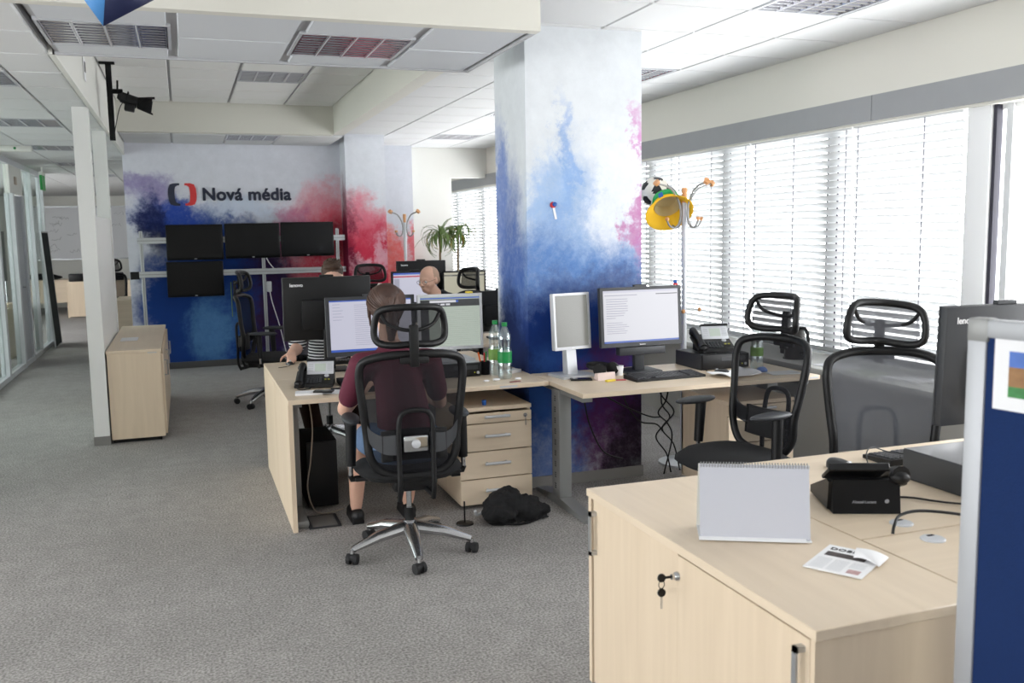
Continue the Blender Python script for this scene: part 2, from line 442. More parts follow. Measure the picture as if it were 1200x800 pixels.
# --- back mural wall, pilaster and the walls beyond
MUR2 = mat_mural('wall_mural', (220, 221, 230), 12.1, [
    (.42, .55, .98, 1.25, (20, 58, 128), .2, 1), (.1, 1.72, .55, .3, (34, 74, 150), .35, .9), (-.42, 2.2, .34, .2, (124, 104, 170), .5, .75), (-.12, 1.86, .40, .26, (38, 70, 164), .35, .92),
    (-.32, 1.75, .18, .34, (16, 20, 56), .45, .85), (.72, 1.98, .42, .16, (200, 210, 228), .5, .9), (.3, .45, .25, .42, (96, 146, 196), .6, .7),
    (1.08, .85, .34, .9, (48, 18, 54), .4, .95), (1.85, 1.3, .52, .72, (206, 52, 74), .3, .97), (1.32, 1.75, .25, .3, (182, 66, 124), .4, .7),
    (1.8, 2.0, .4, .25, (226, 116, 134), .6, .6), (1.75, .5, .4, .5, (120, 30, 56), .5, .8)], warp=.2, sc=1.8)
struct('wall_back', MB().box((-.62, 12.1, .08), (2.0, 12.25, 3.1)), MUR2, label='accent wall printed with blue purple and red ink clouds')
struct('baseboard_back', MB().box((-.63, 12.08, 0), (1.97, 12.26, .08)), mat('dark_base', (78, 76, 76), .8), label='dark skirting under the accent wall')
MUR3 = mat_mural('pilaster_mural', (220, 223, 230), 11.7, [
    (2.2, .95, .75, .92, (204, 54, 80), .22, 1), (2.12, 1.85, .26, .25, (226, 120, 140), .6, .85), (2.12, 1.25, .14, .12, (236, 196, 208), .5, .75),
    (2.42, 1.4, .1, .22, (230, 190, 204), .5, .7), (1.77, 1.2, .3, 1.0, (112, 22, 52), .35, 1)], warp=.15, sc=2.4)
struct('wall_pilaster', MB().box((1.97, 11.7, 0), (2.47, 12.1, 2.87)), MUR3, label='pilaster printed with a red ink cloud')
MUR4 = mat_mural('side_mural', (214, 218, 226), 13.1, [(2.72, 1.2, .36, .5, (230, 104, 98), .25, .95), (3.2, 1.45, .12, .3, (228, 96, 104), .3, .9)], warp=.12, sc=3)
struct('wall_side', MB().box((2.0, 13.1, 0), (3.16, 13.35, 2.87)), MUR4, label='pale wall strip with a coral ink cloud behind the coat stand')
struct('wall_far', MB().box((3.16, 13.35, 0), (3.81, 13.5, 3.1)).box((3.81, 13.35, 2.43), (4.363, 13.5, 3.1)), WHITE, label='white wall with an opening beside the far window')
struct('wall_beyond', MB().box((-.62, 16.1, 0), (4.363, 16.3, 3.1)), WHITE, label='white wall closing off the far bay')

# logo and lettering on the accent wall
LG1 = mat('logo_navy', (36, 40, 62), .6); LG2 = mat('logo_red', (214, 56, 58), .6)
def bracket(sgn):
    pts = []
    outer = [(.03, .135), (.10, .135), (.145, .12), (.165, .07), (.17, 0), (.165, -.07), (.145, -.12), (.10, -.135), (.03, -.135)]
    inner = [(.03, -.11), (.055, -.108), (.082, -.09), (.09, -.05), (.092, 0), (.09, .05), (.082, .09), (.055, .108), (.03, .11)]
    return [(sgn * x * .97 + .035, z + 2.14) for x, z in outer + inner]
lg = thing('wall_logo', 'navy and red bracket emblem with lettering on the accent wall', 'logo', (0, 0, 0))
MB().prism(bracket(-1), 1, 12.09, 12.1).build('left_bracket', LG1, lg)
MB().prism(bracket(1), 1, 12.09, 12.1).build('right_bracket', LG2, lg)
text('lettering', 'Nová média', .212, (.262, 12.092, 2.07), (PI / 2, 0, 0), LG1, lg, bold=0, fat=.0075, spacing=1.04, ext=.003)

# outer shell
struct('wall_rear', MB().box((-5.3, -3.85, 0), (4.62, -3.7, 3.3)), WHITE, label='white wall')
struct('wall_end', MB().box((-5.3, 24.2, 0), (4.62, 24.35, 3.3)), WHITE, label='white end wall of the far office')
wl = MB().box((-5.45, -3.85, 0), (-5.3, 24.35, .75)).box((-5.45, -3.85, 2.4), (-5.3, 24.35, 3.3))  # wall and openings placed and sized to light the corridor side
for k in range(14): wl.box((-5.45, -3.85 + k * 2.1, .7), (-5.3, -3.45 + k * 2.1, 2.4))
struct('wall_left', wl.box((-5.45, 19.3, .7), (-5.3, 24.35, 2.4)), WHITE, label='white outer wall with openings added to let daylight in')
struct('wall_office', MB().box((-5.3, 6.0, 0), (-2.02, 6.1, 3.1)), WHITE, label='white partition wall')

# --- ceilings
TM = {}
def tile_mesh(w, d, tm=None):
    tm = tm or TILE
    k = (round(w, 3), round(d, 3), tm.name)
    if k not in TM:
        e = .006
        m = MB().box((-w / 2, -d / 2, 0), (w / 2, d / 2, .016))
        m.v = [(x - math.copysign(e, x) if z == 0 else x, y - math.copysign(e, y) if z == 0 else y, z) for x, y, z in m.v]
        TM[k] = m.mesh('ceiling_tile', tm)
    return TM[k]
def zone(name, label, xs, yss, z, gx=.02, gy=.015, skip=(), tm=None):
    """suspended ceiling: slab with bars and single tiles; yss: row lines per column"""
    slab = MB().box((xs[0], min(yss[0]), z + .012), (xs[-1], max(yss[0]), z + .05))
    p = struct(name, slab, TBAR, label=label)
    for i in range(len(xs) - 1):
        yl = yss[i]
        for j in range(len(yl) - 1):
            if (i, j) in skip: continue
            o = obj('ceiling_tile', tile_mesh(xs[i + 1] - xs[i] - gx, yl[j + 1] - yl[j] - gy, tm), p)
            o.location = ((xs[i] + xs[i + 1]) / 2, (yl[j] + yl[j + 1]) / 2, z - random.uniform(0, .002))
    return p
def frange(a, b, d):
    r = [a]
    while r[-1] + d < b - .1: r.append(r[-1] + d)
    return r + [b]

sx = [-.59, .01, .61, 1.195, 1.72]
yN = [4.47, 5.045, 5.62]; yL = [4.47, 4.79, 5.37, 5.62]
zone('ceiling_soffit', 'lowered tiled soffit between the beams', sx, [yL, yN, yL, yN], 2.62, gx=.045, skip={(0, 1), (2, 1)}, tm=TILE_SHADED)
rx = [-.59, -.03, .565, 1.165, 1.71]
ry = [5.62, 6.3, 6.9, 7.5, 8.1, 8.7, 9.28, 9.88, 10.48, 10.85]
zone('ceiling_recess', 'raised tiled ceiling inside the beams', rx, [ry] * 4, 3.08, skip={(2, 5)}, tm=TILE_LIT)
dx = [-.59, -.05, .545, 1.12, 1.84]; dy = [10.97, 11.55, 12.1]
zone('ceiling_back', 'tiled ceiling in front of the accent wall', dx, [dy] * 4, 2.75, skip={(2, 0)})
ex = [1.84, 1.89, 2.51, 3.13, 3.75, 4.363]
ey = frange(3.45, 13.35, .62)
zone('ceiling_right', 'tiled ceiling along the window wall', ex, [ey] * 5, 2.863, gx=.012, skip={(3, 1), (3, 5), (3, 9), (3, 13)})
cx = [-2.0, -1.53, -.93, -.62]
cy = frange(4.47, 24.1, .605)
CSK = {(1, 3), (1, 7), (1, 11), (1, 15), (1, 19)}
zone('ceiling_corridor', 'tiled ceiling over the corridor', cx, [cy] * 3, 2.62, gx=.014, skip=CSK)
struct('ceiling', MB().box((-5.4, -3.8, 3.2), (4.6, 24.3, 3.3)), WHITE, label='unseen white slab added over the ceilings to block stray light')  # out-of-view slab that stops light leaking in above the tiles
struct('ceiling_front', MB().box((-5.3, -3.7, 2.863), (1.84, 4.40, 2.9)).box((1.84, -3.7, 2.863), (4.363, 3.45, 2.9)), TILE, label='tiled ceiling over the front of the office')
struct('ceiling_office', MB().box((-5.3, 4.4, 2.62), (-2.0, 24.2, 2.7)).box((-.62, 12.25, 2.62), (2.0, 16.1, 2.7)).box((-2.0, 16.1, 2.63), (4.363, 24.2, 2.7)).box((2.0, 13.5, 2.863), (4.363, 16.1, 2.9)), TILE, label='plain ceiling over the far offices')
# beams
struct('trim_3', MB().box((-5.3, 4.40, 2.612), (1.735, 4.47, 3.2)), CREAM, label='cream beam face of the lowered soffit')
struct('trim_4', MB().box((-.62, 5.62, 2.612), (-.59, 12.1, 3.2)), WHITE, label='white upstand along the corridor ceiling')
struct('trim_5', MB().box((1.71, 5.62, 2.77), (1.84, 12.1, 3.2)), CREAM, label='cream beam running towards the pilaster')
struct('trim_6', MB().box((-.59, 10.85, 2.757), (1.71, 10.97, 3.2)), CREAM, label='cream cross beam before the accent wall')
struct('trim_7', MB().box((1.72, 4.47, 2.612), (1.735, 5.63, 3.2)).box((-.6, 5.62, 2.612), (1.735, 5.64, 3.2)), TBAR, label='edge of the lowered soffit')

# --- ceiling lights
LAMP = mat('louvre_mirror', (214, 214, 220), .16, 1.0)
LDRK = mat('louvre_back', (118, 118, 126), .3, .7)
LWH = mat('fluorescent_tube_off', (232, 232, 236), .4)
def make_light():
    t = thing('ceiling_light', '', 'ceiling light', group='square louvre lights set in the tiled ceilings')
    MB().box((-.285, -.285, .03), (.285, .285, .035)).build('housing', LDRK, t)
    f = MB()
    for a, b in (((-.295, -.295), (.295, -.28)), ((-.295, .28), (.295, .295)), ((-.295, -.28), (-.28, .28)), ((.28, -.28), (.295, .28))):
        f.box((a[0], a[1], -.004), (b[0], b[1], .035))
    f.build('frame', SILVER, t)
    for k in range(3):
        x = -.14 + k * .14
        MB().box((x - .004, -.28, -.003), (x + .004, .28, .03)).build('divider', SILVER, t)
    for k in range(4):
        x = -.21 + k * .14
        MB().tube([(x, -.275, .02), (x, .275, .02)], .008, 8).build('lamp_tube', LWH, t)
        l = MB()
        for j in range(9):
            y = -.25 + j * .0625
            l.prism([(y - .012, .0), (y + .012, .0), (y + .004, .026), (y - .004, .026)], 0, x - .062, x + .062)
        for s_ in (-1, 1):
            l.prism([(x + s_ * .066, -.002), (x + s_ * .062, -.002), (x + s_ * .040, .029), (x + s_ * .066, .029)], 1, -.28, .28)
        l.build('louvre', LAMP, t)
    return t
L0 = make_light()
first = True
def light(x, y, z, label):
    global first
    o = L0 if first else copy_tree(L0)
    first = False
    o.location = (x, y, z); o['label'] = label
light(-.29, 5.08, 2.62, 'louvre light in the lowered soffit beside the hanging blue ornament')
light(.90, 5.08, 2.62, 'louvre light in the lowered soffit next to the cream beam corner')
light(.865, 8.99, 3.08, 'louvre light in the raised ceiling between the cream beams')
light(.83, 11.26, 2.75, 'louvre light right in front of the accent wall')
light(3.44, 4.38, 2.863, 'louvre light by the window wall, nearest the bare window')
light(3.44, 6.86, 2.863, 'louvre light by the window wall, just behind the pillar')
light(3.44, 9.34, 2.863, 'louvre light by the window wall, second behind the pillar')
light(3.44, 11.82, 2.863, 'louvre light by the window wall, last before the white far wall')
for k, (i, j) in enumerate(sorted(CSK)):
    light(-1.23, (cy[j] + cy[j + 1]) / 2, 2.62, 'louvre light over the corridor, ' + ('short of the white divider', 'over the near end of the white divider', 'beside the jamb of the grey door', 'past the grey door', 'last towards the far office')[k])

# --- glass partition of the corridor
PFR = mat('partition_frame', (206, 209, 213), .4, .1)
gp = struct('wall_glass', MB().box((-2.04, 6.1, 0), (-1.96, 15.8, .06)).box((-2.04, 6.1, 2.55), (-1.96, 15.8, 2.62)), PFR, label='glazed partition along the corridor')
for y, w in ((6.1, .06), (7.6, .05), (9.1, .05), (10.6, .05), (11.88, .12), (14.6, .04), (15.74, .06)):
    MB().box((-2.045, y, .0), (-1.955, y + w, 2.6)).build('post', PFR, gp)
MB().box((-2.05, 13.0, 0), (-1.95, 13.12, 2.2)).build('door_jamb', PFR, gp)
MB().box((-2.05, 13.72, 0), (-1.95, 13.84, 2.2)).build('door_jamb', PFR, gp)
dr = MB().box((-2.02, 13.12, .02), (-1.98, 13.72, 2.18)).build('door_leaf', mat('grey_door', (172, 176, 182), .4, .3), gp)
MB().tube([(-1.94, 13.2, 1.02), (-1.94, 13.32, 1.02)], .012).build('handle', CHROME, gp)
MB().box((-2.03, 12.95, 2.2), (-1.97, 13.9, 2.6)).build('transom_panel', WHITE, gp)
MB().box((-1.97, 13.3, 2.32), (-1.955, 13.42, 2.42)).build('alarm_unit', mat('beige_unit', (190, 176, 160), .6), gp)
for a, b in ((6.16, 7.6), (7.65, 9.1), (9.15, 10.6), (10.65, 11.88), (12.0, 13.0), (13.84, 14.6), (14.64, 15.74)):
    MB().box((-2.004, a, .06), (-1.996, b, 2.55)).build('pane', GLASS, gp)
bs = thing('display_board', 'dark free-standing display board inside the glazed office', 'board', (-2.58, 15.42, 0))
MB().rbox((-.02, -.55, 1.0), (.02, .55, 1.75), .004).build('panel', mat('dark_board', (70, 76, 78), .7), bs)
for s_ in (-1, 1): MB().tube([(-.2, s_ * .5, 0.01), (0, s_ * .5, .06), (.2, s_ * .5, .01)], .012, 8).tube([(0, s_ * .5, .05), (0, s_ * .5, 1.74)], .012, 8).build('leg', ALU, bs)

# white divider between corridor and desks
dv = struct('wall_divider', MB().box((-.728, 7.94, .07), (-.628, 9.52, 1.80)), mat('divider_white', (236, 236, 234), .6), label='white half-height divider')
for y in (7.83, 9.52):
    MB().box((-.735, y, .07), (-.622, y + .11, 2.62)).build('post', mat('divider_white'), dv)
MB().box((-.74, 7.82, 0), (-.617, 9.64, .07)).build('plinth', mat('grey_base'), dv)
# ================================================================== BLINDS
SLAT = mat_slat('blind_slat'); CORD = mat('blind_cord', (120, 120, 132), .8); RAIL = mat('blind_rail', (214, 216, 218), .5)
def slat_mesh(L):
    m = MB(); w = .0255; pr = []
    tl = R(49)
    for k in range(4):
        t = -1 + 2 * k / 3
        a, h = t * w, .0035 * (1 - t * t)
        pr.append((a * math.cos(tl) + h * math.sin(tl), -a * math.sin(tl) + h * math.cos(tl)))
    th = .0008
    poly = pr + [(x, z - th) for x, z in reversed(pr)]
    m.prism(poly, 1, -L / 2, L / 2)
    return m.mesh('slat', SLAT)
def blind(y0, y1, label, cords, n=32):
    L = y1 - y0 - .012
    t = thing('venetian_blind', label, 'blind', (4.405, (y0 + y1) / 2, .70), group='white venetian blinds along the ribbon window')
    MB().rbox((-.022, -L / 2, 1.585), (.022, L / 2, 1.617), .003).build('head_rail', RAIL, t)
    MB().rbox((-.014, -L / 2, .0), (.014, L / 2, .016), .003).build('bottom_rail', RAIL, t)
    sm = slat_mesh(L)
    for k in range(n):
        o = obj('slat', sm, t); o.location = (0, 0, .035 + k * 1.54 / (n - 1))
    for c in cords:
        yy = c - (y0 + y1) / 2
        MB().box((-.023, yy - .003, .01), (-.021, yy + .003, 1.59)).build('ladder_cord', CORD, t)
blind(4.335, 5.298, 'white venetian blind next to the white window post', (4.64, 5.24))
blind(5.298, 6.511, 'white venetian blind, second from the window post', (5.36, 5.944, 6.44))
blind(6.511, 7.734, 'white venetian blind behind the coat stand with the football', (6.58, 7.1, 7.66))
blind(7.734, 8.95, 'white venetian blind cut off by the pillar edge', (7.8, 8.3))
blind(12.2, 13.45, 'white venetian blind seen past the far side of the pillar', (12.3, 12.74, 13.3))
blind(13.45, 14.7, 'white venetian blind behind the tall leafy plants', (13.58, 14.0, 14.55))
blind(14.7, 16.0, 'white venetian blind deepest in the far bay', (14.85, 15.4))
blind(-3.0, -1.62, 'unseen white venetian blind added to cut daylight, at the rear end of the ribbon window', (-2.5,))  # this and the next two are out of view, added to dim the front
blind(-1.62, -.24, 'unseen white venetian blind added to cut daylight, second from the rear end', (-1.0,))
blind(-.24, 1.14, 'unseen white venetian blind added to cut daylight, third from the rear end', (.5,))
blind(8.95, 10.55, 'white venetian blind behind the pillar', (9.1,))
blind(10.55, 12.2, 'white venetian blind in the bay behind the pillar', (10.7,))

# ================================================================== DESKS
def desk(label, x0, x1, y0, y1, z=.74, legs=True, panels=(), parent=None, group='maple office desks', modesty=None):
    t = thing('office_desk', label, 'desk', ((x0 + x1) / 2, (y0 + y1) / 2, 0), group=group)
    w, d = (x1 - x0) / 2, (y1 - y0) / 2
    MB().rbox((-w, -d, z - .026), (w, d, z), .002, 1).build('desktop', WOOD, t)
    for s_ in panels:
        MB().box((s_ * w - (.0 if s_ < 0 else .025), -d + .005, 0), (s_ * w + (.025 if s_ < 0 else 0), d, z - .026)).build('side_panel', WOODV, t)
    if legs:
        for s_ in legs:
            x = s_ * (w - .06)
            y_ = 0
            g = MB().rbox((x - .03, y_ - .045, .05), (x + .03, y_ + .045, z - .06), .006)
            lg_ = g.build('leg', STEEL, t)
            sl = MB()
            for k in range(9):
                for q in range(3):
                    zz = .12 + k * .063 + q * .012
                    sl.box((x - .0315, y_ - .02, zz), (x - .0295, y_ + .02, zz + .005))
            sl.build('cable_slot', BLACKM, lg_)
            f = MB().rbox((x - .035, -d + .06, .0), (x + .035, d - .1, .045), .015)
            f.build('foot', STEEL, t)
            MB().box((x - .025, -d + .1, z - .06), (x + .025, d - .1, z - .026)).build('bracket', STEEL, t)
    if modesty:
        MB().box((-w + .1, d - .06, modesty), (w - .1, d - .04, z - .03)).build('modesty_panel', WOOD, t)
    return t
d1 = desk('maple desk where the woman in maroon sits', .49, 2.01, 5.03, 5.80, legs=(-1,), panels=(-1,))
d2 = desk('maple desk facing the woman, in front of the man in stripes', .49, 2.01, 5.805, 6.60, legs=(1,), panels=(-1,))
MB().box((.45, -.386, .722), (.56, -.384, .733)).build('inventory_sticker', SILVER, d1)

# desk2: leg set near its front left corner as in the photo
t = thing('office_desk', 'maple desk against the ink cloud pillar with the headphones', 'desk', (2.8, 4.95, 0), group='maple office desks')
MB().rbox((-.785, -.40, .714), (.775, .40, .74), .002, 1).build('desktop', WOOD, t)
for x in (-.74, .70):
    g = MB().rbox((x - .03, -.02, .04), (x + .05, .10, .70), .008).build('leg', STEEL, t)
    sl = MB()
    for k in range(9):
        for q in range(3):
            zz = .10 + k * .066 + q * .012
            sl.box((x - .0315, .03, zz), (x - .0295, .05, zz + .005))
    sl.build('cable_slot', BLACKM, g)
    f = MB().prism([(-.38, .0), (.37, .0), (.37, .02), (.10, .05), (-.02, .05), (-.38, .02)], 0, x - .03, x + .05)
    f.build('foot', STEEL, t)
    MB().box((x - .02, -.34, .68), (x + .04, .34, .714)).build('bracket', STEEL, t)
MB().box((-.6, .30, .66), (.6, .38, .70)).build('cable_tray', STEEL, t)
MB().box((.70, -.402, .722), (.76, -.40, .733)).build('inventory_sticker', SILVER, t)

# far desk block
desk('maple desk beyond the bald man, below the tall plants', 1.72, 3.12, 8.88, 9.66, legs=(-1, 1))
desk('maple desk behind the pillar with a dark monitor', 2.12, 3.4, 6.95, 7.7, legs=(-1, 1))

# pedestals -----------------------------------------------------------
def pedestal(label, x0, x1, y0, d=.55, h=.60, rows=((.515, .575), (.35, .512), (.185, .347), (.03, .182))):
    t = thing('drawer_pedestal', label, 'drawer unit', ((x0 + x1) / 2, y0, 0), group='maple drawer pedestals on castors')
    w = (x1 - x0) / 2
    b = MB().box((-w, .02, .04), (-w + .018, d, h - .022)).box((w - .018, .02, .04), (w, d, h - .022)).box((-w, d - .015, .04), (w, d, h - .022)).box((-w, .02, .03), (w, d, .045))
    b.build('carcass', WOODV, t)
    MB().box((-w, 0, h - .022), (w, d, h)).build('top', WOOD, t)
    for k, (a, c) in enumerate(rows):
        dr_ = MB().rbox((-w, 0, a), (w, .018, c - .003), .0015, 1).build('drawer', WOOD, t)
        zz = (a + c) / 2 + .01
        hd = MB().tube([(-.078, -.03, zz), (.078, -.03, zz)], .0085, 10)
        for s_ in (-1, 1): hd.tube([(s_ * .06, -.03, zz), (s_ * .06, 0, zz)], .006, 8)
        hd.build('handle', SILVER, dr_)
    lk = MB().tube([(w - .04, -.006, rows[0][0] + .03), (w - .04, .002, rows[0][0] + .03)], .012, 12)
    lk.box((w - .042, -.012, rows[0][0] - .03), (w - .038, -.009, rows[0][0] + .03)).build('lock', CHROME, t)
    for sx_ in (-1, 1):
        for yy in (.08, d - .08):
            MB().tube([(sx_ * (w - .06) - .012, yy, .022), (sx_ * (w - .06) + .012, yy, .022)], .022, 12).build('castor', RUBBER, t)
    return t
pedestal('maple drawer pedestal under the desk of the woman in maroon', 1.46, 1.905, 5.06, h=.61)
pedestal('maple drawer pedestal under the desk at the pillar', 3.0, 3.46, 4.64)

# low cabinet by the divider ------------------------------------------------
t = thing('low_cabinet', 'low maple cabinet against the white divider', 'cabinet', (-.41, 8.9, 0))
MB().box((-.20, -1.05, .03), (.20, 1.1, .72)).build('body', WOODV, t)
MB().rbox((-.205, -1.06, .72), (.205, 1.11, .742), .002, 1).build('top', WOODY, t)
MB().box((-.19, -1.03, 0), (.17, 1.08, .03)).build('plinth', BLACKM, t)
for k in range(3):
    a = -1.04 + k * .715
    d_ = MB().rbox((.20, a, .05), (.218, a + .705, .70), .002, 1).build('door', WOODV, t)
    MB().tube([(.22, a + .06, .52), (.245, a + .06, .52), (.245, a + .06, .64), (.22, a + .06, .64)], .006, 8).build('handle', ALU, d_)
MB().box((.10, -1.0615, .712), (.17, -1.06, .719)).build('sticker', SILVER, t)
MB().rbox((-.14, -.35, .742), (.0, -.10, .748), .002, 1).build('paper_sheet', PAPER, None, label='small white sheet lying on the low maple cabinet', cat='paper').location = (-.41, 8.9, .0005)

# near sideboard + desk --------------------------------------------------
t = thing('sideboard', 'maple sliding-door sideboard with keys in its lock', 'cabinet', (1.51, 2.21, 0))
MB().rbox((-.25, -.612, .724), (.245, .612, .75), .002, 1).build('top', WOODY, t)
MB().box((-.2, -.605, .06), (.24, -.583, .724)).build('side_panel', WOODV, t)
MB().box((-.245, .583, .06), (.24, .605, .724)).build('side_panel', WOODV, t)
MB().box((-.245, -.605, .06), (-.2, -.59, .724)).build('stile', WOODV, t)
MB().box((-.21, -.605, .04), (.24, .605, .07)).box((.22, -.583, .07), (.24, .583, .724)).build('carcass', WOODV, t)
MB().box((-.19, -.59, 0), (.22, .59, .04)).build('plinth', BLACKM, t)
dA = MB().rbox((-.243, .0, .07), (-.225, .57, .722), .0015, 1).build('door', WOODV, t)
dB = MB().rbox((-.2422, -.583, .07), (-.22, .02, .716), .0015, 1).build('door', WOODV, t)
for yy, zz, dd in ((.55, .61, dA), (-.56, .62, dB)):
    h_ = MB().box((-.268, yy - .008, zz - .075), (-.262, yy + .008, zz + .075))
    for q in (-1, 1): h_.box((-.268, yy - .008, zz + q * .068 - .007), (-.24, yy + .008, zz + q * .068 + .007))
    h_.build('handle', ALU, dd)
lk = MB().lathe([(.0, 0), (.014, 0), (.012, .008), (.008, .012), (.008, .02), (0, .02)], 16, TR(-.243, .0, .655) @ RY(-PI / 2)).build('lock', CHROME, dA)
k1 = MB().tube([(-.283, .003, .655), (-.262, .001, .655)], .004, 8)
k1.lathe([(0, -.003), (.012, -.003), (.012, .003), (0, .003)], 16, TR(-.292, .004, .655) @ RX(PI / 2) @ RY(0))
k1.tube([(-.292 + .009 * math.cos(a), .004, .636 + .012 * math.sin(a)) for a in [2 * PI * k / 14 for k in range(14)]], .0012, 6, closed=True)
k1.lathe([(0, -.003), (.012, -.003), (.012, .003), (0, .003)], 16, TR(-.292, .004, .612) @ RX(PI / 2))
k1.build('key_ring', BLACK, dA)
MB().box((-.294, .0025, .565), (-.289, .0055, .602)).build('hanging_key', CHROME, dA)

def ndesk(label, x0, x1, y0, y1):
    t = thing('office_desk', label, 'desk', ((x0 + x1) / 2, (y0 + y1) / 2, 0), group='maple office desks')
    w, d = (x1 - x0) / 2, (y1 - y0) / 2
    MB().rbox((-w, -d, .724), (w, d, .7495), .002, 1).build('desktop', WOOD, t)
    for x in (-w + .12, w - .12):
        MB().rbox((x - .03, -.045, .04), (x + .03, .045, .724), .008).build('leg', STEEL, t)
        MB().rbox((x - .035, -d + .05, 0), (x + .035, d - .05, .04), .012).build('foot', STEEL, t)
    return t
nd1 = ndesk('maple desk behind the sideboard, with the black phone and computer', 1.76, 3.40, 2.048, 2.90)
nd2 = ndesk('maple desk end butting the sideboard, with a single cable outlet', 1.76, 3.40, 1.20, 2.042)
GROM = mat('grommet_grey', (196, 198, 202), .45)
for par, x, y in ((nd1, 1.965, 2.115), (nd2, 1.945, 1.972)):
    px, py = x - par.location.x, y - par.location.y
    MB().lathe([(0, .7495), (.034, .7495), (.034, .752), (.031, .7545), (0, .755)], 24, TR(px, py, 0)).build('cable_outlet', GROM, par)
    MB().box((px - .004, py + .012, .7548), (px + .018, py + .022, .7556)).build('outlet_slot', BLACKM, par)

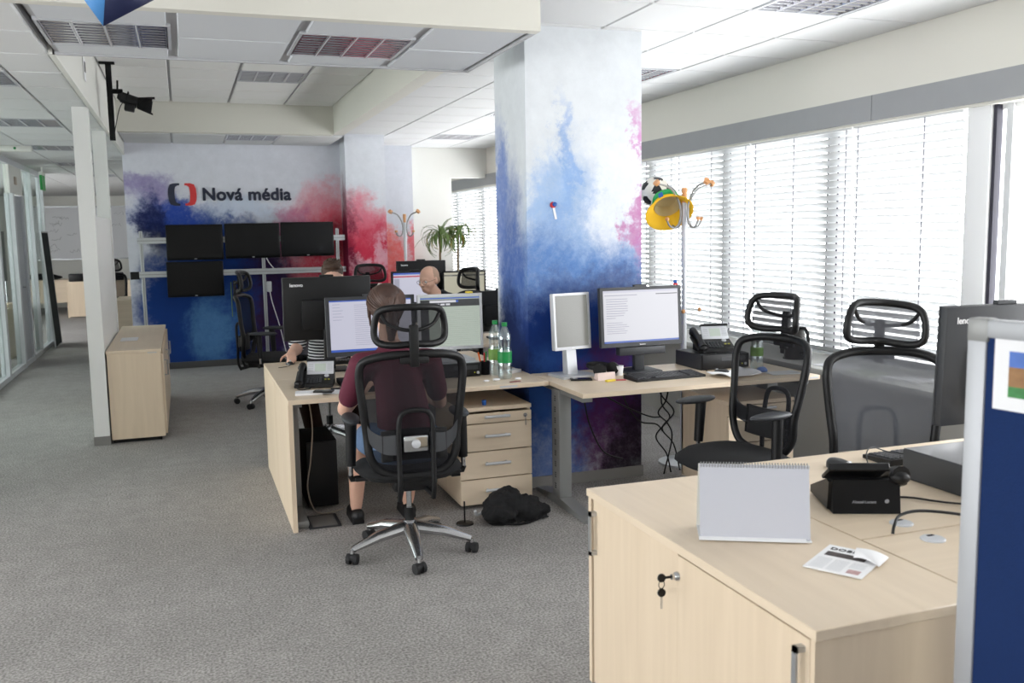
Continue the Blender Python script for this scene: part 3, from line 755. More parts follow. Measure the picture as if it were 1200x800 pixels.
# ================================================================== CHAIRS
POLISH = mat('polished_aluminium', (196, 196, 198), .24, .95)
HALF = [(0, .455), (.10, .46), (.17, .49), (.212, .56), (.222, .66), (.236, .78), (.250, .90), (.252, .97), (.236, 1.02), (.18, 1.045), (.09, 1.057)]
def bp(x, z, off=0.0):
    y = -.235 - .05 * max(0, (z - .7)) ** 1.3 * 2.2 + .022 * math.exp(-((z - .64) / .12) ** 2) + .065 * (x / .25) ** 2
    if z < .55: y += (.55 - z) * .35
    return (x, y - off, z)
def hw(z):
    H = HALF[1:] + [(0, 1.06)]
    best = .05
    for (xa, za), (xb, zb) in zip(H, H[1:]):
        if min(za, zb) <= z <= max(za, zb) and abs(zb - za) > 1e-6:
            best = max(best, xa + (xb - xa) * (z - za) / (zb - za))
    return best
def make_chair(meshmat=MESH, headrest=True, light_mesh=False):
    t = thing('office_chair', '', 'chair', group='black mesh office chairs')
    # five-star base
    star = MB()
    for k in range(5):
        a = 2 * PI * k / 5 + R(-92)
        d = Vector((math.cos(a), math.sin(a), 0))
        P0, P1, P2 = d * .03 + Vector((0, 0, .135)), d * .18 + Vector((0, 0, .115)), d * .315 + Vector((0, 0, .075))
        arm = MB().tube([P0, P1, P2], [.040, .034, .020], 10, flat=.8)
        arm.tube([P2, d * .318 + Vector((0, 0, .055))], .012, 10)
        arm.build('base_arm', POLISH, t)
        c = d * .318
        sd = Vector((-d.y, d.x, 0)); q = a * 1.7
        sd = Vector((math.cos(q), math.sin(q), 0))
        w = MB()
        for s_ in (-1, 1):
            w.tube([c + sd * (s_ * .009) + Vector((0, 0, .028)), c + sd * (s_ * .028) + Vector((0, 0, .028))], [.028, .026], 16)
        w.tube([c + sd * -.012 + Vector((0, 0, .034)), c + sd * .012 + Vector((0, 0, .034))], .022, 12)
        w.build('castor', RUBBER, t)
    MB().tube([(0, 0, .095), (0, 0, .175)], [.036, .03], 16).build('hub', CHROME, t)
    MB().tube([(0, 0, .17), (0, 0, .24)], .025, 16).build('gas_sleeve', BLACK, t)
    MB().tube([(0, 0, .24), (0, 0, .37)], .014, 12).build('gas_piston', CHROME, t)
    mc = MB().rbox((-.10, -.17, .365), (.10, .10, .425), .015)
    mc.tube([(.08, 0, .39), (.24, -.02, .395)], .008, 8).tube([(.22, -.02, .395), (.265, -.022, .396)], .014, 8)
    mc.rbox((-.27, -.03, .40), (.27, .03, .42), .006)
    mc.build('tilt_mechanism', BLACK, t)
    # seat cushion
    s = MB()
    def seat(u, v, top):
        x = (u - .5) * 2; y = (v - .5) * 2
        k = (abs(x) ** 3.4 + abs(y) ** 3.4)
        sh = max(0.0, 1 - k) ** .45
        X = .272 * x * (1 - .06 * (y < 0) * abs(y)); Y = .02 + .25 * y
        wf = -.028 * max(0, y - .35) ** 1.2 * 1.6
        return (X, Y, .455 + wf + (.042 * sh - .006 * (1 - x * x) if top else -.048 * sh))
    def disc(top):
        n, m_ = 28, 7
        vs = [seat(.5, .5, top)]; fs = []
        for j in range(1, m_ + 1):
            rr = j / m_
            for i in range(n):
                a = 2 * PI * i / n; ca, sa = math.cos(a), math.sin(a)
                g = rr * (abs(ca) ** 3.4 + abs(sa) ** 3.4) ** (-1 / 3.4)
                vs.append(seat(.5 + ca * g / 2, .5 + sa * g / 2, top))
        for i in range(n): fs.append((0, 1 + i, 1 + (i + 1) % n))
        for j in range(m_ - 1):
            for i in range(n):
                a, b = 1 + j * n + i, 1 + j * n + (i + 1) % n
                fs.append((a, b, b + n, a + n))
        return vs, fs
    vs, fs = disc(True); s.add(vs, fs); vs, fs = disc(False); s.add(vs, [tuple(reversed(f)) for f in fs])
    s.build('seat', FABRIC, t)
    # backrest frame
    full = [(x, z) for x, z in HALF] + [(-x, z) for x, z in reversed(HALF[1:])]
    ring = smooth_pts([bp(x, z) for x, z in full], 4, True)
    MB().tube(ring, .0205, 10, closed=True).build('back_frame', BLACK, t)
    def pan(u, v):
        z = .60 + (1.045 - .60) * v
        h = hw(z) - .004
        return bp((u * 2 - 1) * h, z)
    MB().grid(pan, 12, 16).build('back_mesh', meshmat, t)
    def pan2(u, v):
        z = .475 + (.59 - .475) * v
        return bp((u * 2 - 1) * (hw(z) - .004), z)
    MB().grid(pan2, 10, 5).build('lower_mesh', meshmat, t)
    # lumbar wings and plate
    for s_ in (-1, 1):
        up = smooth_pts([bp(s_ * .232, .735), bp(s_ * .20, .685, .008), bp(s_ * .15, .665, .02), bp(s_ * .07, .675, .032)], 4)
        lo = smooth_pts([bp(s_ * .224, .64), bp(s_ * .19, .60, .008), bp(s_ * .14, .575, .02), bp(s_ * .07, .575, .032)], 4)
        n = len(up)
        vs = [(p.x, p.y, p.z) for p in up] + [(p.x, p.y, p.z) for p in lo] + [(p.x, p.y - .014, p.z) for p in up] + [(p.x, p.y - .014, p.z) for p in lo]
        fs = []
        for i in range(n - 1):
            fs += [(i, i + 1, n + i + 1, n + i), (2 * n + i, 3 * n + i, 3 * n + i + 1, 2 * n + i + 1), (i, 2 * n + i, 2 * n + i + 1, i + 1), (n + i, n + i + 1, 3 * n + i + 1, 3 * n + i)]
        fs += [(0, n, 3 * n, 2 * n), (n - 1, 3 * n - 1, 4 * n - 1, 2 * n - 1)]
        MB().add(vs, fs).build('lumbar_wing', DGREY, t)
    pad = MB()
    pad.grid(lambda u, v: (.16 * (u * 2 - 1), bp(0, .62)[1] + .028 - .03 * (u * 2 - 1) ** 2, .535 + .15 * v), 8, 5)
    pad.build('lumbar_pad', FABRIC, t, solid=.02)
    yb = bp(0, .62)[1]
    em = MB().rbox((-.062, yb - .048, .585), (.062, yb - .03, .665), .012, 3).build('emblem_plate', CHROME, t)
    MB().lathe([(0, 0), (.022, 0), (.020, .012), (.012, .017), (0, .018)], 20, TR(0, yb - .048, .625) @ RX(PI / 2)).build('emblem_boss', SILVER, em)
    # spine loop
    hx = .083
    loop = [(-hx, yb - .02, .345), (-hx, yb - .05, .42), (-hx, yb - .045, .55), (-hx, yb - .05, .70), (-hx * .85, yb - .052, .765), (-hx * .4, yb - .052, .788), (hx * .4, yb - .052, .788), (hx * .85, yb - .052, .765), (hx, yb - .05, .70), (hx, yb - .045, .55), (hx, yb - .05, .42), (hx, yb - .02, .345)]
    lo_ = MB().tube(smooth_pts(loop, 4), .0125, 10)
    lo_.tube([(-hx, yb - .02, .36), (-.05, -.12, .385)], .014, 8).tube([(hx, yb - .02, .36), (.05, -.12, .385)], .014, 8)
    lo_.build('spine_loop', BLACK, t)
    # headrest
    if headrest:
        yt = bp(0, 1.05)[1]
        nk = MB().rbox((-.022, yt - .03, 1.0), (.022, yt - .005, 1.20), .006)
        nk.rbox((-.07, yt - .026, 1.015), (.07, yt - .006, 1.05), .008)
        nk.build('headrest_post', BLACK, t)
        def hp(x, z): return (x, yt + .035 - .02 + .085 * (x / .18) ** 2 - .12 * abs(z - 1.185) ** 1.0 * .3, z)
        hh = [(0, 1.105), (.10, 1.10), (.155, 1.112), (.172, 1.15), (.165, 1.22), (.145, 1.262), (.10, 1.278), (0, 1.282)]
        fl = hh + [(-x, z) for x, z in reversed(hh[1:-1])]
        rg = smooth_pts([hp(x, z) for x, z in fl], 4, True)
        MB().tube(rg, .017, 10, closed=True).build('headrest_frame', BLACK, t)
        def hm(u, v):
            z = 1.108 + .168 * v
            w_ = .158 - .02 * v
            return hp((u * 2 - 1) * w_, z)
        MB().grid(hm, 10, 6).build('headrest_mesh', meshmat, t)
        br = smooth_pts([hp(-.14, 1.245), hp(-.11, 1.20), (-.05, yt + .0, 1.178), (0, yt - .01, 1.175), (.05, yt + .0, 1.178), hp(.11, 1.20), hp(.14, 1.245)], 4)
        MB().tube(br, .009, 8).build('headrest_bracket', BLACK, t)
    # arms
    for s_ in (-1, 1):
        x = s_ * .285
        MB().tube([(s_ * .24, .0, .41), (x, 0, .41), (x + s_ * .005, 0, .43)], .016, 8).build('arm_bracket', BLACK, t)
        MB().tube([(x + s_ * .004, 0, .43), (x + s_ * .002, 0, .50)], .012, 10).build('arm_rod', CHROME, t)
        MB().tube([(x + s_ * .002, 0, .48), (x - s_ * .005, -.01, .70)], [.025, .029], 10).build('arm_post', BLACK, t)
        ap = MB()
        def padf(u, v, x=x, s_=s_):
            a = 2 * PI * u
            r_ = math.sin(PI * v)
            return (x - s_ * .008 + .045 * math.cos(a) * r_ ** .6, .03 + .135 * math.sin(a) * r_ ** .6, .712 - .018 * math.cos(PI * v))
        ap.grid(padf, 18, 8)
        ap.build('arm_pad', DGREY, t)
    return t
CH = make_chair()
CH.location = (1.02, 4.50, 0); CH.rotation_euler = (0, 0, -.06)
CH['label'] = 'black mesh chair with headrest in which the woman in maroon sits'
def chair(x, y, fx, fy, label, z=0.0):
    return dup(CH, (x, y, z), math.atan2(-fx, fy), label)
c2 = chair(2.64, 4.02, -.985, -.17, 'empty black mesh chair at the desk against the pillar')
for o in list(c2.children):
    if o.name.split('.')[0] in ('back_frame', 'back_mesh', 'lower_mesh', 'lumbar_wing', 'lumbar_pad', 'emblem_plate', 'spine_loop', 'headrest_post', 'headrest_frame', 'headrest_mesh', 'headrest_bracket'):
        o.matrix_local = TR(0, -.16, .42) @ RX(R(5)) @ TR(0, .16, -.42)
c3 = chair(2.90, 3.18, -.44, -.90, 'empty armless chair, its mesh coloured as lit, behind the desk with the black phone', z=-.005)
for o in list(c3.children):
    n_ = o.name.split('.')[0]
    if n_.startswith('arm_') or n_ in ('lumbar_pad', 'lumbar_wing', 'emblem_plate'):
        for q in list(o.children): bpy.data.objects.remove(q)
        bpy.data.objects.remove(o)
    elif n_ in ('back_mesh', 'lower_mesh', 'headrest_mesh'):
        o.data = o.data.copy(); o.data.materials[0] = MESH_LIT
    if not n_.startswith('arm_') and n_.startswith('headrest_') and n_ != 'headrest_post': o.matrix_local = TR(0, 0, 1.18) @ RY(R(-5)) @ TR(0, 0, -1.18)
c4 = chair(.72, 9.15, .95, -.3, 'empty black mesh chair with a green cord, before the wall of black screens')
MB().box((.03, bp(0, 1.0)[1] - .05, .86), (.045, bp(0, 1.0)[1] - .045, 1.19)).build('lanyard', mat('green_cord', (110, 140, 90), .8), c4)
chair(1.96, 9.98, .1, -.99, 'empty black mesh chair near the red ink cloud')
chair(2.36, 8.32, -.97, -.25, 'black mesh chair in which the bald man sits')
chair(3.02, 8.3, -.3, .95, 'black mesh chair tucked behind the pillar')
chair(1.0, 7.08, .0, -1.0, 'black mesh chair in which the man in stripes sits')
# ================================================================== MONITORS
SCR = mat('screen_off_black', (10, 10, 12), .18)
S_PAGE = mat('screen_page', (214, 214, 232), .3, emit=.46, base=(24, 24, 26))
S_WHITE = mat('screen_white', (232, 232, 240), .3, emit=.46, base=(24, 24, 26))
S_GREEN = mat('screen_pale_green', (196, 208, 196), .3, emit=.42, base=(24, 24, 26))
S_BEIGE = mat('screen_beige', (206, 202, 180), .3, emit=.42, base=(24, 24, 26))
S_GREY = mat('screen_grey', (150, 150, 142), .25, emit=.36, base=(24, 24, 26))
S_LINE = mat('screen_line', (186, 186, 204), .3, emit=.4, base=(24, 24, 26))
S_BLUE = mat('screen_blue', (60, 96, 190), .3, emit=.5, base=(24, 24, 26))
S_DARK = mat('screen_dark', (70, 72, 76), .3, emit=.3, base=(24, 24, 26))
S_RED = mat('screen_red', (190, 70, 90), .3, emit=.5, base=(24, 24, 26))
SM = [S_PAGE, S_LINE, S_BLUE, S_DARK, S_WHITE, S_GREEN, S_BEIGE, S_GREY, S_RED]
def screen(kind, w, h, y, t):
    """flat display picture: coloured rectangles on one sheet; origin at the centre, facing -y"""
    m = MB(); lay = [0]
    def r(x0, x1, z0, z1, c):
        lay[0] += 1; e = y - .00025 * lay[0] if lay[0] > 1 else y
        m.cur = c; m.quad([(x0 * w, e, z0 * h), (x1 * w, e, z0 * h), (x1 * w, e, z1 * h), (x0 * w, e, z1 * h)])
    rnd = random.Random(int(w * 1e4) + len(kind))
    if kind == 'doc':
        r(-.5, .5, -.5, .5, 0); lay[0] = 1; r(-.5, .5, -.5, -.455, 2); lay[0] = 1; r(-.5, .5, .475, .5, 2)
        for k in range(20):
            lay[0] = 1; z = .40 - k * .041
            r(-.2, -.2 + rnd.uniform(.25, .62), z, z + .009, 1)
        for k in range(6):
            lay[0] = 1; r(-.46, -.36 + rnd.uniform(-.03, .03), .42 - k * .06, .43 - k * .06, 1)
    elif kind == 'sheet':
        r(-.5, .5, -.5, .5, 5)
        lay[0] = 1; r(-.5, .5, .30, .44, 3); lay[0] = 1; r(-.5, .5, .455, .48, 2); lay[0] = 1; r(-.5, -.36, -.5, .44, 3)
        lay[0] = 2; r(-.34, .1, .38, .425, 4); lay[0] = 2; r(.1, .14, .38, .425, 2)
        for k in range(4): lay[0] = 2; r(-.34 + k * .09, -.27 + k * .09, .325, .36, 4)
        for k in range(18): lay[0] = 1; r(-.34, .48, .27 - k * .042, .272 - k * .042, 7)
    elif kind == 'web':
        r(-.5, .5, -.5, .5, 4); lay[0] = 1; r(-.5, .5, .46, .5, 0)
        lay[0] = 1; r(-.48, -.05, .40, .415, 1); lay[0] = 1; r(.2, .49, .405, .42, 3); lay[0] = 1; r(-.5, .5, -.5, -.465, 2)
        for k in range(9):
            lay[0] = 1; z = .33 - k * .045; r(-.46, -.46 + rnd.uniform(.12, .3), z, z + .012, 1)
        for k in range(6):
            lay[0] = 1; z = -.12 - k * .04; r(-.46, -.46 + rnd.uniform(.2, .36), z, z + .01, 1)
    elif kind == 'beige':
        r(-.5, .5, -.5, .5, 6); lay[0] = 1; r(-.5, .5, .36, .42, 7); lay[0] = 1; r(-.3, .1, .37, .405, 3)
    elif kind == 'mail':
        r(-.5, .5, -.5, .5, 0); lay[0] = 1; r(-.5, .5, .44, .5, 2); lay[0] = 1; r(-.5, .5, .35, .40, 8); lay[0] = 1; r(-.48, -.36, -.5, .3, 1)
    elif kind == 'grey':
        r(-.5, .5, -.5, .5, 7)
    o = m.build('screen', SM, t); return o

def monitor(label, x, y, z, w, h, zb, rz, body=BLACK, bezel=.018, kind='doc', tilt=0.0, name='computer_monitor', logo=None, stand='plate', depth=.035, bump=True, back_logo=None, speaker=False, zoff=0):
    """screen faces -y in local space; z = surface height; zb = height of the lower edge above the surface"""
    t = thing(name, label, 'monitor', (x, y, z), rz, group='office monitors')
    Mt = TR(0, 0, zb + h / 2) @ RX(-tilt)
    MB().rbox((-w / 2, 0, -h / 2), (w / 2, depth, h / 2), .006, 2, Mt).build('casing', body, t)
    b = MB(); bz = bezel
    for a, c in (((-w / 2, -h / 2), (w / 2, -h / 2 + bz * 1.3)), ((-w / 2, h / 2 - bz), (w / 2, h / 2)), ((-w / 2, -h / 2 + bz * 1.3), (-w / 2 + bz, h / 2 - bz)), ((w / 2 - bz, -h / 2 + bz * 1.3), (w / 2, h / 2 - bz))):
        b.box((a[0], -.006, a[1]), (c[0], .002, c[1]), Mt)
    b.build('bezel', body, t)
    s = screen(kind, w - 2 * bz, h - 2.3 * bz, -.001, t); s.matrix_local = Mt @ TR(0, 0, bz * .15)
    if bump:
        MB().rbox((-w * .42, depth, -h * .33), (w * .30, depth + .03, h * .15), .008, 2, Mt).build('rear_housing', body, t)
        MB().box((-w * .425, depth + .002, -h * .08), (-w * .419, depth + .026, h * .05), Mt).build('port_plate', SILVER, t)
    wc = MB().rbox((-.045, -.004, h / 2 - .002), (.045, .02, h / 2 + .014), .003, 1, Mt)
    if body is not SILVER: wc.build('webcam', body, t)
    if stand == 'plate':
        MB().rbox((-.035, .02, .01), (.035, .06, zb + h * .4), .008).build('stand_neck', body, t)
        MB().rbox((-.12, -.06, 0), (.12, .14, .014), .006).build('stand_base', body, t)
    elif stand == 'slant':
        MB().prism([(-.01, .012), (.05, .012), (.06, zb + h * .5), (.035, zb + h * .5)], 0, -.035, .035).build('stand_neck', SILVER, t)
        MB().prism([(-.13, -.10), (.13, -.10), (.11, .11), (-.11, .11)], 2, 0, .014).build('stand_base', SILVER, t)
    if speaker:
        MB().rbox((-.16, -.02, zb - .055), (.16, .04, zb - .004), .006).build('speaker_bar', DGREY, t)
    if back_logo:
        lo = text('lettering', back_logo, h * .075, (0, 0, 0), (0, 0, 0), PAPER, t, bold=.0006)
        lo.matrix_local = Mt @ TR(w * .42, depth + .001, h * .36) @ RZ(PI) @ RX(PI / 2)
    if logo:
        lo = text('lettering', logo, bz * .75, (0, 0, 0), (0, 0, 0), PAPER, t, bold=.0002, align='CENTER')
        lo.matrix_local = Mt @ TR(0, -.0065, -h / 2 + bz * .3) @ RX(PI / 2)
    return t
BEZ = mat('bezel_dark', (46, 48, 52), .5)
m = monitor('dark bezel monitor with a text document, before the woman in maroon', 1.075, 5.64, .74, .555, .365, .142, R(1), BEZ, .022, 'doc', R(4), bump=False)
MB().box((-.03, -.0065, .148), (.045, -.006, .17)).build('paper_sticker', PAPER, m)
monitor('silver monitor with a spreadsheet beside the green-capped bottles', 1.572, 5.60, .8265, .415, .352, .065, R(-3), SILVER, .016, 'sheet', R(3), stand='slant', logo='DELL', bump=False)
MB().rbox((-.02, -.02, 0), (.02, .02, .012), .003).build('yellow_clip', mat('yellow_plastic', (226, 200, 60), .5), None, label='small yellow clip on top of the silver spreadsheet monitor', cat='clip').location = (1.70, 5.61, 1.243)
monitor('black all-in-one seen from behind, before the man in stripes', .873, 6.10, .74, .57, .41, .205, R(180), BLACK, .02, 'grey', R(3), back_logo='lenovo')
monitor('wide dark bezel monitor with a white web page, against the pillar', 2.664, 5.11, .74, .565, .368, .168, R(1), DGREY, .02, 'web', R(4), bump=False, logo='lenovo', speaker=True)
monitor('small silver portrait monitor at the corner of the pillar', 2.215, 5.16, .74, .265, .345, .165, R(11), SILVER, .014, 'grey', R(4), stand='slant', logo='DELL', bump=False)
monitor('dark all-in-one seen from behind, next to the blue pinboard screen', 2.80, 2.56, .75, .56, .43, .16, R(178), DGREY, .02, 'grey', R(2), back_logo='lenovo')
monitor('far monitor with a red banner behind the bald man', 2.17, 9.0, .74, .48, .33, .18, R(2), BLACK, .016, 'mail', 0, bump=False)
monitor('far black monitor seen from behind, above the red banner screen', 2.33, 9.4, .74, .52, .36, .24, R(180), BLACK, .016, 'grey', 0, back_logo='lenovo')
monitor('far monitor with a beige page beside the chair headrest', 2.74, 9.2, .74, .46, .31, .18, R(-3), BLACK, .016, 'beige', 0, bump=False)
monitor('dark monitor back half hidden by the pillar', 2.49, 7.3, .74, .52, .34, .06, R(176), BLACK, .016, 'grey', 0, bump=True)

# ================================================================== SCREEN WALL
rk = thing('screen_rack', 'aluminium profile rack carrying the black wall screens', 'rack', (0, 11.86, 0))
for x in (-.46, .94, 1.86):
    MB().rbox((x - .02, -.02, 0), (x + .02, .02, 1.70), .002, 1).build('upright', ALU, rk)
    MB().box((x - .004, -.0215, .01), (x + .004, -.0205, 1.69)).build('groove', STEEL, rk)
for z in (1.585, 1.185):
    MB().rbox((-.50, -.06, z - .035), (1.95, -.02, z + .035), .002, 1).build('rail', ALU, rk)
    MB().box((-.50, -.0615, z - .004), (1.95, -.0605, z + .004)).build('groove', STEEL, rk)
for x in (-.46, .94):
    MB().rbox((x - .06, .0, .02), (x + .06, .10, .06), .01).build('foot', ALU, rk)
MB().box((-.60, -.03, 1.13), (-.50, .03, 1.22)).build('clamp', BLACK, rk)
def tv(x, z, label):
    t = thing('wall_screen', label, 'television', (x, 11.80, z), group='black wall screens on the aluminium rack')
    w, h = .648, .425
    MB().rbox((-w / 2, -.05, 0), (w / 2, 0, h), .008).build('casing', mat('tv_gloss', (10, 10, 11), .3, spec=.25), t)
    MB().box((-w / 2 + .022, -.052, .032), (w / 2 - .022, -.0495, h - .022)).build('panel', mat('tv_panel', (7, 7, 9), .3, spec=.25), t)
    MB().rbox((-.016, -.053, .012), (.016, -.049, .02), .002, 1).build('badge', SILVER, t)
    MB().box((-.10, 0, .1), (.10, .03, .3)).build('wall_mount', BLACK, t)
    return t
tv(.145, 1.345, 'black wall screen above the hung lower one')
tv(.815, 1.352, 'black wall screen in the middle of the top row')
tv(1.478, 1.36, 'black wall screen nearest the pilaster')
tv(.13, .905, 'black wall screen hung below the others')
for i, pts in enumerate(([(.96, 11.8, 1.38), (1.0, 11.85, 1.30), (1.06, 11.9, 1.22), (1.1, 11.86, 1.16)], [(.99, 11.8, .98), (1.02, 11.84, .8), (1.1, 11.88, .5), (1.16, 11.9, .2), (1.2, 11.95, .012)])):
    o = MB().tube(smooth_pts(pts, 5), .006, 6).build('cable', PAPER); tag(o, ('thin white cable looping behind the top row of screens', 'white cable dropping from the power socket on the rack')[i], 'cable')
o = MB().rbox((.96, 11.79, .93), (1.02, 11.84, 1.06), .01).build('power_socket', SILVER); tag(o, 'grey power socket strip hanging on the rack upright', 'socket')

# ================================================================== PHONES
def phone(label, x, y, z, rz, light_panel=True, brand=False, tilt=58):
    t = thing('desk_phone', label, 'phone', (x, y, z), rz, group='black desk phones')
    body = [(-.10, .012), (-.10, .028), (.05, .085), (.085, .085), (.09, .012)]
    MB().prism([(-.10, 0.006), (-.10, .026), (.06, .088), (.085, .085), (.075, .006)], 0, -.055, .105).build('body', BLACK, t)
    MB().prism([(.03, 0), (.10, 0), (.085, .09), (.06, .09)], 0, -.085, .095).build('rear_stand', BLACKM, t)
    MB().rbox((-.115, -.10, .018), (-.055, .09, .034), .008, 2, TR(0, 0, 0) @ RX(R(21)) @ TR(0, 0, .024)).build('cradle', BLACK, t)
    hs = smooth_pts([(-.085, -.115, .035), (-.085, -.06, .062), (-.085, .0, .085), (-.085, .06, .105), (-.085, .095, .108)], 4)
    n = len(hs)
    MB().tube(hs, [.024 - .008 * math.sin(PI * i / (n - 1)) for i in range(n)], 10).ball((-.085, -.10, .034), (.028, .028, .022)).ball((-.085, .08, .098), (.028, .028, .022)).build('handset', BLACK, t)
    P = TR(.025, .035, .088) @ RX(R(tilt))
    dp = MB().rbox((-.078, -.03, 0), (.078, .055, .012), .004, 2, P).build('display_panel', SILVER if light_panel else BLACK, t)
    MB().rbox((-.082, .054, -.002), (.082, .066, .02), .003, 1, P).build('display_hood', BLACK, t)
    MB().box((-.032, -.012, .012), (.032, .038, .0126), P).build('display', mat('lcd', (176, 186, 176), .3), dp)
    ln = MB()
    for s_ in (-1, 1):
        for k in range(4): ln.box((s_ * .055 - .014, -.01 + k * .013, .012), (s_ * .055 + .014, -.003 + k * .013, .0135), P)
    ln.build('side_keys', mat('pale_key', (180, 182, 186), .5), dp)
    K = TR(.025, -.028, .056) @ RX(R(21))
    kp = MB()
    for i in range(5):
        for j in range(4): kp.rbox((-.07 + i * .018, -.062 + j * .017, -.002), (-.057 + i * .018, -.050 + j * .017, .005), .001, 1, K)
    tag(kp.build('keypad', DGREY, t), kind='stuff')
    MB().lathe([(0, 0), (.014, 0), (.013, .006), (0, .007)], 16, K @ TR(.04, .015, 0)).build('navigator', SILVER, t)
    yk = MB()
    for i in range(2): yk.rbox((.03 + i * .02, -.03, -.002), (.042 + i * .02, -.024, .005), .001, 1, K)
    yk.build('function_key', mat('olive_key', (150, 150, 60), .5), t)
    cp = [(-.085, -.12, .03), (-.09, -.15, .012), (-.06, -.16, .006), (-.02, -.13, .006), (-.03, -.105, .01)]
    MB().tube(smooth_pts(cp, 6), .003, 6).build('handset_cord', BLACK, t)
    if brand:
        lo = text('lettering', 'Alcatel·Lucent', .011, (0, 0, 0), (0, 0, 0), GREYTXT, t, bold=.0002)
        lo.matrix_local = TR(.045, .1005, .03) @ RX(R(-9.5)) @ RZ(PI) @ RX(PI / 2)
        MB().lathe([(0, 0), (.006, 0), (.006, .0006), (0, .0006)], 14, TR(-.048, .0985, .035) @ RX(R(-99))).build('brand_mark', GREYTXT, t)
    return t
phone('black desk phone with a white display on the desk corner by the woman', .70, 5.46, .74, R(-14))
phone('black desk phone standing on the black computer by the blinds', 3.19, 5.14, .8385, R(-14)).scale = (1.12, 1.12, 1.12)
phone('black desk phone seen from behind on the desk past the sideboard', 1.985, 2.33, .75, R(157), False, True, 30).scale = (1.13, 1.13, 1.13)

# computers, keyboards, mice -------------------------------------------------
def pc(label, x, y, z, w, d, h, rz, top=None):
    t = thing('desktop_computer', label, 'computer', (x, y, z), rz, group='small desktop computers')
    MB().rbox((-w / 2, -d / 2 + .02, 0), (w / 2, d / 2, h), .004, 1).build('case', DGREY if top is None else DGREY, t)
    fp = MB().rbox((-w / 2, -d / 2, .004), (w / 2, -d / 2 + .022, h), .006, 2).build('front_panel', BLACK, t)
    MB().rbox((-w * .1, -d / 2 - .001, h * .55), (w * .42, -d / 2 + .002, h * .85), .001, 1).build('drive_slot', DGREY, fp)
    MB().lathe([(0, 0), (.009, 0), (.009, .003), (0, .003)], 16, TR(w * .42, -d / 2, h * .3) @ RX(PI / 2)).build('power_button', SILVER, fp)
    MB().box((w * .34, -d / 2 - .0012, h * .28), (w * .36, -d / 2, h * .36)).build('indicator', mat('yellow_lamp', (220, 220, 40), .4), fp)
    MB().box((-w / 2 + .002, -d / 2 + .03, h), (w / 2 - .002, d / 2 - .01, h + .0012)).build('lid', top or DGREY, t)
    return t
pc('black desktop computer under the silver spreadsheet monitor', 1.555, 5.56, .74, .30, .34, .085, 0, SILVER)
pc('black desktop computer under the phone by the blinds', 3.20, 5.16, .74, .34, .34, .097, R(0))
pc('dark desktop computer beside the phone seen from behind', 2.50, 2.27, .75, .33, .50, .105, 0, mat('computer_lid_glare', (150, 150, 153), .22))  # lid colour lightened to stand in for reflected glare
def keyboard(label, x, y, z, rz, w=.44, d=.15):
    t = thing('keyboard', label, 'keyboard', (x, y, z), rz, group='black keyboards')
    MB().prism([(-d / 2, 0), (d / 2, 0), (d / 2, .024), (-d / 2, .014)], 0, -w / 2, w / 2).build('case', BLACK, t)
    k = MB(); rnd = 6
    for r_ in range(6):
        for c in range(20):
            if c in (15,) or (r_ == 0 and 3 < c < 9): continue
            x0 = -w / 2 + .012 + c * (w - .024) / 20; y0 = -d / 2 + .012 + r_ * (d - .024) / 6
            zt = .014 + (y0 + d / 2) / d * .010
            k.rbox((x0, y0, zt - .002), (x0 + (w - .024) / 20 - .0045, y0 + (d - .024) / 6 - .0045, zt + .006), .0015, 1)
    if True: k.rbox((-.10, -d / 2 + .012, .013), (.02, -d / 2 + .03, .021), .002, 1)
    tag(k.build('keys', mat('key_black', (58, 58, 62), .35), t), kind='stuff')
    return t
keyboard('black keyboard before the wide web page monitor', 2.69, 4.86, .74, R(2), .47, .165)
keyboard('black keyboard under the hands of the woman in maroon', 1.06, 5.20, .74, R(2))
keyboard('black keyboard at the far edge of the desk with the black phone', 2.62, 2.72, .75, R(180))
keyboard('black keyboard under the all-in-one of the man in stripes', 1.02, 6.38, .74, R(180))
def mouse(label, x, y, z, rz):
    t = thing('computer_mouse', label, 'mouse', (x, y, z), rz, group='black computer mice')
    def mf(u, v):
        a = 2 * PI * u; r_ = math.sin(PI * v * .5)
        return (.031 * math.cos(a) * r_ ** .7, .056 * math.sin(a) * r_ ** .7, .034 * (math.cos(PI * v * .5)) ** .6 * (1 - .25 * math.sin(a) * r_))
    g = MB().grid(mf, 20, 8); g.build('shell', mat('mouse_black', (38, 38, 41), .3), t)
    MB().tube([(-.006, .034, .025), (.006, .034, .025)], .008, 10).build('wheel', SILVER, t)
    MB().tube(smooth_pts([(0, .053, .008), (.005, .09, .004), (.03, .14, .003), (.08, .17, .003)], 5), .002, 6).build('cord', BLACK, t)
mouse('black mouse beside the keyboard of the wide web page monitor', 3.06, 4.82, .74, R(20))
mouse('black mouse behind the desk phone seen from behind', 2.22, 2.70, .75, R(200))
mouse('black mouse under the hand of the man in stripes', .66, 6.48, .74, R(175))

